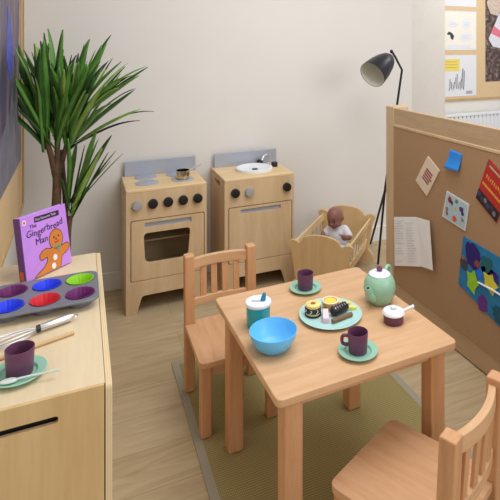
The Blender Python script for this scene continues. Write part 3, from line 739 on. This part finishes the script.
# yellow wedges
def wedge(loc, rz, label):
    b = plate(rpoly([(-.038, -.008), (.036, -.010), (.040, .004), (-.036, .009)], .004), (), .012, 'XY', 0)
    o = obj('cheese_stick', b, plain('lemon_yellow', (232, 220, 122), .55, 0, .05), None, .002, loc=loc, rot=(0, 0, rz)); return tag(o, label, 'toy food', 'yellow toy food sticks')
wedge((.826, 1.606, ZP), -.55, 'yellow toy food stick at the right rim of the aqua plate, beside the eclair')
wedge((.820, 1.640, ZP), -.45, 'yellow toy food stick at the back of the aqua plate, nearest the teapot')
# teapot : spout towards the camera's left
tp = thing('teapot', 'mint green toy teapot with white lid and purple knob on the table', 'teapot', (.962, 1.609, TZ), 0)
obj('pot_body', lathe([(0, 0), (.036, 0), (.040, .003), (.052, .025), (.0572, .050), (.055, .072), (.046, .090), (.037, .098), (.0, .098)], 56), TEAGREEN, tp, smooth=True)
lt = obj('lid', lathe([(0, .097), (.0375, .097), (.0385, .100), (.030, .106), (.012, .109), (0, .109)], 48), WHITEP, tp, smooth=True)
obj('lid_knob', lathe([(0, .108), (.007, .109), (.0105, .114), (.011, .119), (.007, .1245), (0, .1255)], 24), plain('knob_purple', (108, 58, 100), .4), lt, smooth=True)
dS = Vector((-.87, -.495, 0)).normalized()
def al(r, z): return tuple(dS * r + Vector((0, 0, z)))
spp = spline([al(.040, .030), al(.062, .042), al(.072, .062), al(.080, .078)], 6)
obj('spout', tube(spp, [.019 - .0105 * (i / (len(spp) - 1)) ** .7 for i in range(len(spp))], 18), TEAGREEN, tp, smooth=True)
mo = bmesh.new(); M = Matrix.Translation(Vector(spp[-1])) @ (Vector(spp[-1]) - Vector(spp[-2])).to_track_quat('Z', 'Y').to_matrix().to_4x4()
join_bm(mo, lathe([(0, .0004), (.0062, .0004), (0, .0010)], 18), M); obj('spout_opening', mo, plain('spout_dark', (20, 50, 45), .7), tp)
hd_ = spline([al(-.036, .088), al(-.052, .104), al(-.072, .100), al(-.078, .076), al(-.068, .048), al(-.052, .036)], 6)
obj('handle', tube(hd_, .0068, 14), TEAGREEN, tp, smooth=True)
# little lidded pan
sp_ = thing('toy_pan', 'small purple toy pan with white lid and handle at the right of the table', 'toy saucepan', (.9325, 1.4705, TZ))
obj('pan_body', lathe([(0, 0), (.030, 0), (.0325, .003), (.0335, .030), (0, .030)], 40), PURPLE, sp_, smooth=True)
ll = obj('lid', lathe([(0, .030), (.0365, .030), (.0372, .033), (.033, .039), (.018, .043), (0, .044)], 40), WHITEP, sp_, smooth=True)
obj('lid_knob', lathe([(0, .043), (.008, .043), (.010, .047), (.0095, .052), (.005, .054), (0, .054)], 24), WHITEP, ll, smooth=True)
obj('handle', tube([(.030, -.003, .030), (.052, -.004, .034), (.076, -.005, .038)], [.0048, .0045, .006], 12), WHITEP, sp_, smooth=True)

# ------------------------------------------------------------------ picture book
LEAN = math.radians(9.6); BW, BH, BT = .151, .174, .022; KX = BW / .166
bk = thing('picture_book', 'purple gingerbread story book standing on the left cabinet behind the baking tray', 'book', (-.1545, 1.9000, ZC + 1.152 * BT * math.sin(LEAN)), 0); bk.scale = (1.152,) * 3
bk.rotation_euler = (Matrix.Rotation(math.radians(43.2), 3, 'Z') @ Matrix.Rotation(-LEAN, 3, 'X')).to_euler()
PURB = plain('book_lilac', (196, 138, 230), .4, 0, .10, 9)
obj('front_cover', box(0, BW, 0, .003, 0, BH), PURB, bk, .001)
obj('back_cover', box(0, BW, BT - .003, BT, 0, BH), PURB, bk, .001)
sp2 = obj('spine', box(-.003, .002, 0, BT, 0, BH), plain('spine_purple', (92, 44, 104), .45, 0, .05), bk, .001)
obj('pages', box(.002, BW - .003, .003, BT - .003, .003, BH - .003), PAPER, bk)
obj('spine_patch', box(-.0035, -.003, .004, BT - .004, .006, .03), plain('spine_orange', (190, 80, 40), .5), sp2)
GB = plain('gingerbread', (206, 124, 50), .5, 0, .06, 30); GBD = plain('gingerbread_line', (84, 42, 36), .6)
def cov(pts, m, name, off, th=.0003): return obj(name, plate([(p_[0] * KX, p_[1]) for p_ in pts], (), -th, 'XZ', -off), m, bk)
body = [(.028, .001), (.120, .001), (.128, .018), (.130, .030), (.146, .036), (.158, .042), (.1625, .052), (.157, .061), (.145, .061), (.134, .058), (.128, .062),
        (.104, .062), (.094, .062), (.078, .067), (.064, .064), (.054, .056), (.053, .046), (.060, .040), (.070, .043), (.080, .045), (.078, .030), (.062, .016), (.042, .008)]
def grow(P, c, e):
    out = []
    n = len(P)
    for i in range(n):
        a = Vector(P[i - 1]); b_ = Vector(P[(i + 1) % n]); t_ = (b_ - a).normalized(); out.append((P[i][0] + t_.y * e, max(.001, P[i][1] - t_.x * e)))
    return out
bodyr = rpoly(body, .006, 5)
cov(grow(bodyr, None, .0022), GBD, 'figure_outline', .0, .0003)
HX, HZ = .117, .083
cov(circ(HX, HZ, .0262, .0302, 36), GBD, 'figure_outline', .0, .0003)
fg = cov(bodyr, GB, 'gingerbread_figure', .0003); cov(circ(HX, HZ, .024, .028, 36), GB, 'gingerbread_head', .0003)
SCF = plain('scarf_green', (120, 146, 120), .6)
cov(rpoly([(.098, .068), (.104, .062), (.120, .058), (.134, .063), (.137, .069), (.120, .064), (.105, .068)], .002), SCF, 'scarf', .0007)
cov(rpoly([(.118, .062), (.124, .061), (.128, .046), (.120, .044)], .002), SCF, 'scarf', .0007)
for x_, z_ in ((.106, .034), (.098, .012)): cov(circ(x_, z_, .0076, .0085, 20), PAPER, 'white_button', .0007)
for x_ in (.110, .127): cov(circ(x_, HZ + .007, .0026, .0036, 14), GBD, 'eye', .0007)
cov(circ(HX, HZ, .003, .0026, 14), GBD, 'nose', .0007)
cov(rpoly([(.108, .079), (.113, .073), (.124, .073), (.130, .079), (.124, .0765), (.113, .0765)], .001), plain('mouth_red', (180, 50, 50), .5), 'mouth', .0007)
cov(rpoly([(.048, .149), (.138, .147), (.139, .162), (.049, .165)], .002), INKD, 'title_ribbon', .0)
TM = lambda x, z, r=0.: Matrix.Translation((x * KX, -.0006, z)) @ Matrix.Rotation(-r, 4, 'Y') @ Matrix.Rotation(PI / 2, 4, 'X') @ Matrix.Diagonal((KX, 1, 1, 1))
text_mesh('ribbon_lettering', 'First Favourite Tales', .0090, plain('ribbon_white', (220, 200, 232), .6), bk, TM(.052, .1530), .0002)
text_mesh('title_lettering', 'The', .0155, INKD, bk, TM(.030, .136, .05), .0003)
text_mesh('title_lettering', 'Gingerbread', .0262, INKD, bk, TM(.016, .1125), .0003, 0, 1.0, 'LEFT', lambda x: .006 * (x / .14) + .0022 * math.sin(x * 110))
text_mesh('title_lettering', 'Man', .0262, INKD, bk, TM(.044, .087, .02), .0003)
cov(circ(.014, .158, .0066, .0078, 20), plain('badge_pale', (232, 214, 224), .6), 'badge', .0); cov(circ(.014, .158, .0032, .004, 12), plain('badge_red', (190, 70, 80), .6), 'badge', .0004)

# ------------------------------------------------------------------ plant
GL = [plain('leaf_dark', (54, 92, 40), .4, 0, .25, 14, 0, .4), plain('leaf_mid', (88, 136, 56), .4, 0, .25, 14, 0, .4), plain('leaf_light', (138, 172, 82), .4, 0, .2, 14, 0, .4), plain('leaf_tip', (30, 40, 32), .5, 0, .2, 14)]
pt = thing('potted_plant', 'tall leafy dracaena plant in the corner behind the left cabinet', 'plant', (-.10, 2.88, 0))
obj('pot', lathe([(0, 0), (.095, 0), (.10, .01), (.125, .27), (.128, .29), (.118, .29), (.112, .26), (0, .26)], 40), plain('pot_grey', (90, 88, 84), .6), pt, smooth=True)
obj('soil', lathe([(0, .262), (.112, .262), (0, .272)], 30), plain('soil', (50, 36, 26), 1, 0, .3, 60, .5), pt)
TRK = plain('trunk_brown', (96, 72, 52), .85, 0, .25, 50, .5)
def stem(pts, r0, r1):
    s = spline(pts, 6); return obj('stem', tube(s, [r0 + (r1 - r0) * i / (len(s) - 1) for i in range(len(s))], 12), TRK, pt, smooth=True)
stem([(-.012, .02, .26), (-.010, .02, .60), (-.006, .02, .76), (-.010, .02, .86)], .024, .018)
stem([(-.012, .02, .80), (-.032, .02, .90), (-.055, .02, .985)], .016, .011)
stem([(-.006, .02, .80), (-.004, .02, .90), (-.006, .02, .985)], .015, .011)
stem([(-.002, .02, .80), (.022, .03, .89), (.045, .03, .985)], .015, .010)
stem([(.040, -.03, .26), (.045, -.02, .50), (.055, .0, .60)], .014, .010)
stem([(.030, .05, .26), (.032, .05, .60), (.012, .04, .92)], .013, .011)
def leaf(bm, base, d, L, W, droop, mi, twist=0., tip=False):
    """strap leaf: direction d, length L, folded blade that bends down towards its blunt tip"""
    d = Vector(d).normalized(); n = 14
    side = d.cross(Vector((0, 0, 1)))
    if side.length < .05: side = Vector((1, 0, 0))
    side = (Matrix.Rotation(twist, 3, d) @ side.normalized())
    p = Vector(base); rows = []; dirv = d.copy(); step = L / n
    sway = pl_.uniform(-.9, .9); wave = pl_.uniform(0, 6)
    for i in range(n + 1):
        f = i / n
        w = W * (.60 + .40 * min(1, f * 3)) * (1 if f < .70 else max(.16, max(0., 1 - (f - .70) / .30) ** .55))
        upv = side.cross(dirv).normalized()
        P = p.copy(); WP = pt.location
        def cl(v):
            v = v + WP; v.x = max(v.x, -.268); v.y = min(v.y, 3.305); return v - WP
        rows.append([bm.verts.new(cl(P - side * w / 2 + upv * w * .2)), bm.verts.new(cl(P)), bm.verts.new(cl(P + side * w / 2 + upv * w * .2))])
        dirv = (dirv + Vector((0, 0, -1)) * droop * step * (.3 + 2.6 * f * f) + side * step * (sway * (f - .2) + .8 * math.sin(wave + 7 * f))).normalized()
        p = p + dirv * step
    for i, (a, c_) in enumerate(zip(rows, rows[1:])):
        for k in range(2):
            fc = bm.faces.new((a[k], a[k + 1], c_[k + 1], c_[k])); fc.material_index = 3 if (tip and i >= n - 2) else mi
pl_ = random.Random(23)
def crown(name, c, dirs, parent):
    bm = bmesh.new()
    for (d, L, W, dr, mi) in dirs:
        o_ = Vector(c) + Vector((pl_.uniform(-.014, .014), pl_.uniform(-.014, .014), pl_.uniform(-.07, .08)))
        leaf(bm, o_, d, L, W, dr, mi, pl_.uniform(-.9, .9), pl_.random() < .18)
    o = obj(name, bm, GL, parent, smooth=True)
    md = o.modifiers.new('s', 'SOLIDIFY'); md.thickness = .0012
    return o
RV = Vector((.904, -.4277, 0)); FV = Vector((.4277, .904, 0))
def D3(u, up, f): return RV * u + Vector((0, 0, up)) + FV * f
pr_ = random.Random(11)
def bunch(n, ux, up, lmin, lmax, wid=.031):
    out = []
    for i in range(n):
        u = pr_.uniform(*ux); z = pr_.uniform(*up); f = pr_.uniform(-.5, .35)
        out.append((D3(u, z, f), pr_.uniform(lmin, lmax), wid * pr_.uniform(.65, 1.15), pr_.uniform(.1, 1.6), pr_.choice((0, 0, 1, 1, 1, 2))))
    return out
left = bunch(28, (-.45, .30), (1.0, 1.5), .34, .52) + bunch(3, (-.6, -.2), (.7, 1.0), .24, .36)
right = bunch(32, (.0, .95), (.8, 1.2), .32, .50) + bunch(8, (-.2, .3), (.9, 1.2), .32, .46)
# the long leaves that stand out against the wall
right += [(D3(1, .72, -.25), .46, .026, .7, 2), (D3(1, .82, -.2), .45, .030, .3, 1), (D3(1, .95, -.1), .44, .030, .2, 0), (D3(1, .62, -.2), .48, .012, 1.2, 0),
          (D3(1, .52, -.1), .42, .016, 1.0, 3), (D3(.55, 1.1, -.1), .46, .032, .1, 1), (D3(.72, 1.2, -.1), .46, .030, .1, 2), (D3(.35, 1.1, -.2), .40, .034, .1, 1)]
left += [(D3(-.28, 1.2, -.2), .47, .032, .1, 1), (D3(.05, 1.2, -.2), .50, .032, .1, 0), (D3(.3, 1.2, -.2), .50, .030, .1, 1), (D3(-.15, 1.2, .1), .46, .03, .2, 2)]
mid = bunch(24, (-.5, .5), (.8, 1.4), .30, .52)
crown('leaf_crown', (-.055, .02, .985), left, pt)
crown('leaf_crown', (.045, .03, .985), right, pt)
crown('leaf_crown', (-.005, .02, .985), mid, pt)
low = [(D3(.30, 1, .1), .38, .032, .1, 1), (D3(.50, 1, .1), .40, .030, .1, 0), (D3(.62, 1, -.2), .38, .030, .1, 2), (D3(.18, 1, -.1), .34, .026, .02, 0), (D3(.05, 1, -.15), .32, .020, .02, 1), (D3(.45, 1.0, -.1), .42, .034, .1, 2), (D3(.40, 1.1, -.1), .40, .030, .1, 1), (D3(.55, 1.0, -.1), .40, .030, .2, 0),
       (D3(.7, .95, -.1), .40, .026, .2, 1), (D3(.8, .9, -.1), .40, .014, .3, 0), (D3(.30, 1.1, -.2), .36, .020, .05, 3), (D3(.95, .95, .0), .30, .012, -.6, 0), (D3(.1, 1.1, .1), .28, .02, .1, 1), (D3(-.2, 1, -.1), .2, .02, .2, 0)]
crown('leaf_crown', (.055, .0, .62), low, pt)

# ------------------------------------------------------------------ floor lamp behind the divider
lp = thing('floor_lamp', 'black floor lamp with cone shade behind the divider end post', 'floor lamp', (1.80, 2.95, 0))
def lo(p): return (p[0] - 1.80, p[1] - 2.95, p[2])
obj('stem', tube([lo((1.759, 2.962, .006)), lo((1.8008, 2.9425, .4977)), lo((1.8828, 2.9259, 1.0456)), lo((1.9126, 2.9118, 1.2762)), lo((1.872, 2.930, 1.362)), lo((1.85, 2.9414, 1.4013))], .0075, 14), BLACKM, lp, smooth=True)
obj('leg', tube([lo((1.806, 2.945, .50)), lo((1.893, 3.292, .006))], .0075, 12), BLACKM, lp, smooth=True)
obj('leg', tube([lo((1.806, 2.945, .50)), lo((2.07, 2.93, .006))], .0075, 12), BLACKM, lp, smooth=True)
ax = Vector((-.80, -.34, -.475)).normalized()
tip = Vector(lo((1.835, 2.932, 1.362)))
b = lathe([(0, 0), (.014, .001), (.032, .008), (.052, .035), (.068, .080), (.080, .135), (.087, .19), (.0885, .225), (.0870, .225), (.0855, .19), (.0785, .135), (.0665, .082), (.050, .038), (.03, .012), (0, .006)], 48)
for f in b.faces: f.material_index = 0
M = Matrix.Translation(tip) @ ax.to_track_quat('Z', 'Y').to_matrix().to_4x4()
bmesh.ops.transform(b, matrix=M, verts=b.verts)
obj('lamp_shade', b, BLACKM, lp, smooth=True)
b = lathe([(.0862, .223), (.0848, .19), (.0778, .135), (.0658, .083), (.049, .040), (.028, .014), (0, .009)], 48)
bmesh.ops.transform(b, matrix=M, verts=b.verts)
obj('shade_lining', b, plain('lamp_inside', (226, 224, 214), .6, 0, .02), lp, smooth=True)
b = ell((0, 0, .06), (.024, .024, .034), 20, 12); bmesh.ops.transform(b, matrix=M, verts=b.verts)
obj('bulb', b, plain('bulb_white', (240, 236, 224), .3), lp, smooth=True)
obj('shade_joint', ell(lo((1.850, 2.9414, 1.398)), (.011, .011, .013)), BLACKM, lp, smooth=True)

# ------------------------------------------------------------------ cradle with doll
crd = thing('doll_cradle', 'wooden doll cradle with wavy end panels between the toy sink and the divider', 'doll cradle', (1.42, 2.915, 0), 0)
# local frame: x across (towards camera right), y along the length (away from camera)
UX = Vector((.73, -.683)); 
crd.rotation_euler = (0, 0, math.atan2(-.683, .73))
CL = .54
def endp(zc, hump):
    P = []
    top = [(-.196, .290), (-.193, .306), (-.175, .316), (-.148, .313), (-.130, .304), (-.118, .312), (-.100, .336), (-.050, .352), (0, .356), (.050, .352), (.100, .336), (.118, .312), (.130, .304), (.148, .313), (.175, .316), (.193, .306), (.196, .290)]
    S = [tuple(v)[:2] for v in spline([(x, z + hump * 1.0, 0) for x, z in top], 5)]
    low_ = [(.178, .26), (.160, .15), (.150, .10), (.172, .075), (.185, .045), (.178, .020)]
    R_ = [tuple(v)[:2] for v in spline([(x, z, 0) for x, z in low_], 5)]
    rock = [(x, .020 - .0195 * (1 - (x / .178) ** 2)) for x in [.178 - .356 * k / 16 for k in range(1, 16)]]
    Lf = [(-x, z) for x, z in R_[::-1]]
    P = S + R_ + rock + Lf
    return P[::-1]
for s, hp in ((-1, 0.), (1, .012)):
    obj('end_panel', plate(endp(0, hp), (), .016, 'XZ', s * CL / 2 - .008), CRADLE, crd, .002)
for s in (-1, 1):
    def side_pt(z): return s * (.140 + .028 * (z - .12) / .18)
    b = bmesh.new()
    def bar(z0, z1, b):
        vs_ = []
        for y in (-CL / 2 + .008, CL / 2 - .008):
            for z, o_ in ((z0, 0), (z0, .012), (z1, .012), (z1, 0)): vs_.append(b.verts.new((side_pt(z) - s * o_, y, z)))
        for f_ in ((0, 1, 2, 3), (4, 5, 6, 7), (0, 1, 5, 4), (1, 2, 6, 5), (2, 3, 7, 6), (3, 0, 4, 7)): b.faces.new([vs_[i] for i in f_])
        bmesh.ops.recalc_face_normals(b, faces=b.faces); return b
    obj('side_rail', bar(.262, .302, bmesh.new()), BIRCH_Y, crd, .002)
    obj('side_rail', bar(.10, .165, bmesh.new()), BIRCH_Y, crd, .002)
    for k in range(6):
        y = -CL / 2 + CL * (k + 1) / 7
        obj('spindle', tube([(side_pt(.16) - s * .006, y, .160), (side_pt(.27) - s * .006, y, .268)], .006, 10), BIRCH_Y, crd, smooth=True)
obj('base_board', box(-.135, .135, -CL / 2 + .008, CL / 2 - .008, .10, .112), CRADLE, crd)
def cradle_world(p): return crd.matrix_basis @ Vector(p)
obj('mattress', box(-.128, .128, -CL / 2 + .012, CL / 2 - .012, .1125, .124), plain('mattress_white', (226, 230, 236), .95, 0, .03, 40, .2), crd, .005)
bl = bmesh.new(); n1, n2 = 24, 28; rows = []
for j in range(n2 + 1):
    y = -CL / 2 + .022 + (CL / 2 - .020) * j / n2; row = []
    for i in range(n1 + 1):
        x = -.126 + .252 * i / n1
        e = min(1, min(i, n1 - i) / 4) ** .7 * min(1, j / 9) ** .8
        z = .1275 + e * (.078 + .024 * math.exp(-((x - .085) / .035) ** 2) * math.exp(-((y + .09) / .06) ** 2) + .007 * math.sin(x * 55 + y * 12) * math.cos(y * 40 - x * 14))
        row.append(bl.verts.new((x, y, z)))
    rows.append(row)
for a, c_ in zip(rows, rows[1:]):
    for i in range(n1): bl.faces.new((a[i], a[i + 1], c_[i + 1], c_[i]))
bmesh.ops.recalc_face_normals(bl, faces=bl.faces)
bo = obj('blanket', bl, plain('blanket_blue', (206, 220, 236), .95, 0, .05, 50, .3), None, smooth=True, loc=crd.location, rot=crd.rotation_euler)
md = bo.modifiers.new('s', 'SOLIDIFY'); md.thickness = .003; md.offset = 0
tag(bo, 'pale blue-white blanket over the legs of the baby doll in the cradle', 'blanket')
# doll: sits against the far end, facing down the cradle (-y)
SKN = plain('doll_skin', (146, 98, 88), .42, 0, .03)
dl = thing('baby_doll', 'brown baby doll in a white top propped up in the wooden cradle', 'doll', cradle_world((-.012, .092, .135)), crd.rotation_euler.z)
def caps(b, pts, rads): join_bm(b, tube(spline(pts, 4) if len(pts) > 2 else pts, [rads[0] + (rads[-1] - rads[0]) * k / ((len(pts) - 1) * 4 if len(pts) > 2 else 1) for k in range((len(pts) - 1) * 4 + 1 if len(pts) > 2 else 2)], 12)); [join_bm(b, ell(p, (r, r, r), 12, 8)) for p, r in ((pts[0], rads[0]), (pts[-1], rads[-1]))]
b = bmesh.new()
hc = Vector((0, .005, .222))
HT = Matrix.Translation((0, .008, .175)) @ Euler((math.radians(20), math.radians(-8), math.radians(-14))).to_matrix().to_4x4() @ Matrix.Translation((0, -.008, -.175))
b0, b = b, bmesh.new()
join_bm(b, ell(hc, (.050, .056, .060), 28, 18)); join_bm(b, ell(hc + Vector((0, -.022, -.022)), (.042, .036, .036)))     # skull, cheeks
join_bm(b, ell(hc + Vector((0, -.058, -.020)), (.008, .008, .007)))                                                 # nose
for s in (-1, 1):
    join_bm(b, ell(hc + Vector((s * .050, .004, -.014)), (.007, .012, .016)))                                          # ears
    join_bm(b, ell(hc + Vector((s * .024, -.040, -.032)), (.017, .014, .016)))                                         # cheeks
join_bm(b, ell(hc + Vector((0, -.053, -.038)), (.012, .006, .004))); join_bm(b, ell(hc + Vector((0, -.046, -.050)), (.014, .010, .010)))
join_bm(b0, b, HT); b = b0
caps(b, [(0, .02, .14), (0, .010, .18)], [.026, .026])
join_bm(b, ell((0, .015, .085), (.056, .044, .078)))                                                                  # trunk
join_bm(b, ell((0, .0, .035), (.056, .050, .040)))
def arm(s, el, wr, hd):
    caps(b, [(s * .050, .015, .130), el, wr], [.021, .016])
    w = Vector(wr); h = Vector(hd) - w; hn = h.normalized()
    join_bm(b, ell(w + h * .4, (.016, .013, .018), 14, 10))
    sd = hn.cross(Vector((0, 0, 1))).normalized()
    for k in range(4):
        o_ = sd * (-.012 + .008 * k); L = (.030, .035, .034, .027)[k]
        caps(b, [tuple(w + h * .5 + o_), tuple(w + h * .5 + o_ + hn * L * .6 + Vector((0, 0, .003))), tuple(w + h * .5 + o_ + hn * L + Vector((0, 0, -.003)))], [.0052, .0040])
    caps(b, [tuple(w + h * .3 - sd * .012), tuple(w + h * .55 - sd * .024 + Vector((0, 0, .006)))], [.0055, .0045])
arm(1, (.086, -.016, .100), (.070, -.060, .106), (.052, -.078, .124))
arm(-1, (-.084, -.010, .100), (-.078, -.052, .098), (-.066, -.082, .104))
for s in (-1, 1):
    caps(b, [(s * .032, -.005, .030), (s * .050, -.075, .024), (s * .048, -.150, .010)], [.026, .016])
    join_bm(b, ell((s * .048, -.162, .014), (.014, .018, .020)))
remeshed('doll_body', b, SKN, dl, .0032, 5)
def hd3(bb): bmesh.ops.transform(bb, matrix=HT, verts=bb.verts); return bb
for s in (-1, 1):
    obj('eye', hd3(ell(hc + Vector((s * .019, -.0535, -.004)), (.0066, .0040, .0050), 14, 8)), plain('eye_dark', (24, 18, 18), .2), dl, smooth=True)
    obj('eyebrow', hd3(tube([tuple(hc + Vector((s * .010, -.0545, .010))), tuple(hc + Vector((s * .020, -.0530, .013))), tuple(hc + Vector((s * .030, -.0470, .009)))], .0016, 8)), plain('brow_dark', (70, 40, 34), .6), dl, smooth=True)
obj('lips', hd3(tube([tuple(hc + Vector((-.011, -.0575, -.038))), tuple(hc + Vector((0, -.061, -.040))), tuple(hc + Vector((.011, -.0575, -.038)))], .0028, 10)), plain('lip_tone', (120, 56, 56), .5), dl, smooth=True)
b = bmesh.new()
join_bm(b, ell((0, .015, .088), (.063, .051, .076))); join_bm(b, ell((0, .002, .040), (.064, .056, .044)))
caps(b, [(-.045, .015, .132), (.045, .015, .132)], [.028, .028])
for s, e in ((1, (.080, -.010, .106)), (-1, (-.077, -.002, .098))): caps(b, [(s * .050, .015, .130), e], [.027, .025])
remeshed('white_top', b, plain('doll_shirt', (232, 232, 238), .9, 0, .03, 60, .2), dl, .0035, 4)

# ------------------------------------------------------------------ camera
cam = bpy.data.cameras.new('camera'); co = bpy.data.objects.new('camera', cam); COL.objects.link(co)
FPX, PCX, PCY, YAW, CH = 523.65, 328.6, 44.1, .4419, 1.4468
cam.sensor_fit = 'HORIZONTAL'; cam.sensor_width = 36; cam.lens = FPX / 500 * 36
cam.shift_x = -(PCX - 250) / 500; cam.shift_y = -(250 - PCY) / 500
cam.clip_start = .02
co.location = (0, 0, CH); co.rotation_euler = (PI / 2, 0, -YAW)
SC.camera = co

# ------------------------------------------------------------------ light
wd = bpy.data.worlds.new('world'); SC.world = wd; wd.use_nodes = True
wd.node_tree.nodes['Background'].inputs[0].default_value = (.97, .98, 1.0, 1); wd.node_tree.nodes['Background'].inputs[1].default_value = .55
def area(name, loc, target, sx, sy, power, colr=(1, .99, .98)):
    l = bpy.data.lights.new(name, 'AREA'); l.shape = 'RECTANGLE'; l.size = sx; l.size_y = sy; l.energy = power; l.color = colr
    o = bpy.data.objects.new(name, l); COL.objects.link(o); o.location = loc
    o.rotation_euler = (Vector(target) - Vector(loc)).to_track_quat('-Z', 'Y').to_euler(); return o
area('overhead_light', (1.2, 1.5, 2.65), (1.1, 1.6, 0), 1.6, 1.6, 37)
area('window_light', (2.8, -1.2, 2.2), (.6, 2.2, .5), 2.4, 1.8, 50, (.98, .99, 1))
area('overhead_light', (3.6, 2.9, 2.6), (3.6, 4.0, 1.0), 1.0, .6, 16)  # fill added to brighten the recess, no known ceiling fixture
vs = SC.view_settings; vs.view_transform = 'Standard'; vs.look = 'None'; vs.gamma = 1; vs.use_curve_mapping = False; vs.exposure = 0.0
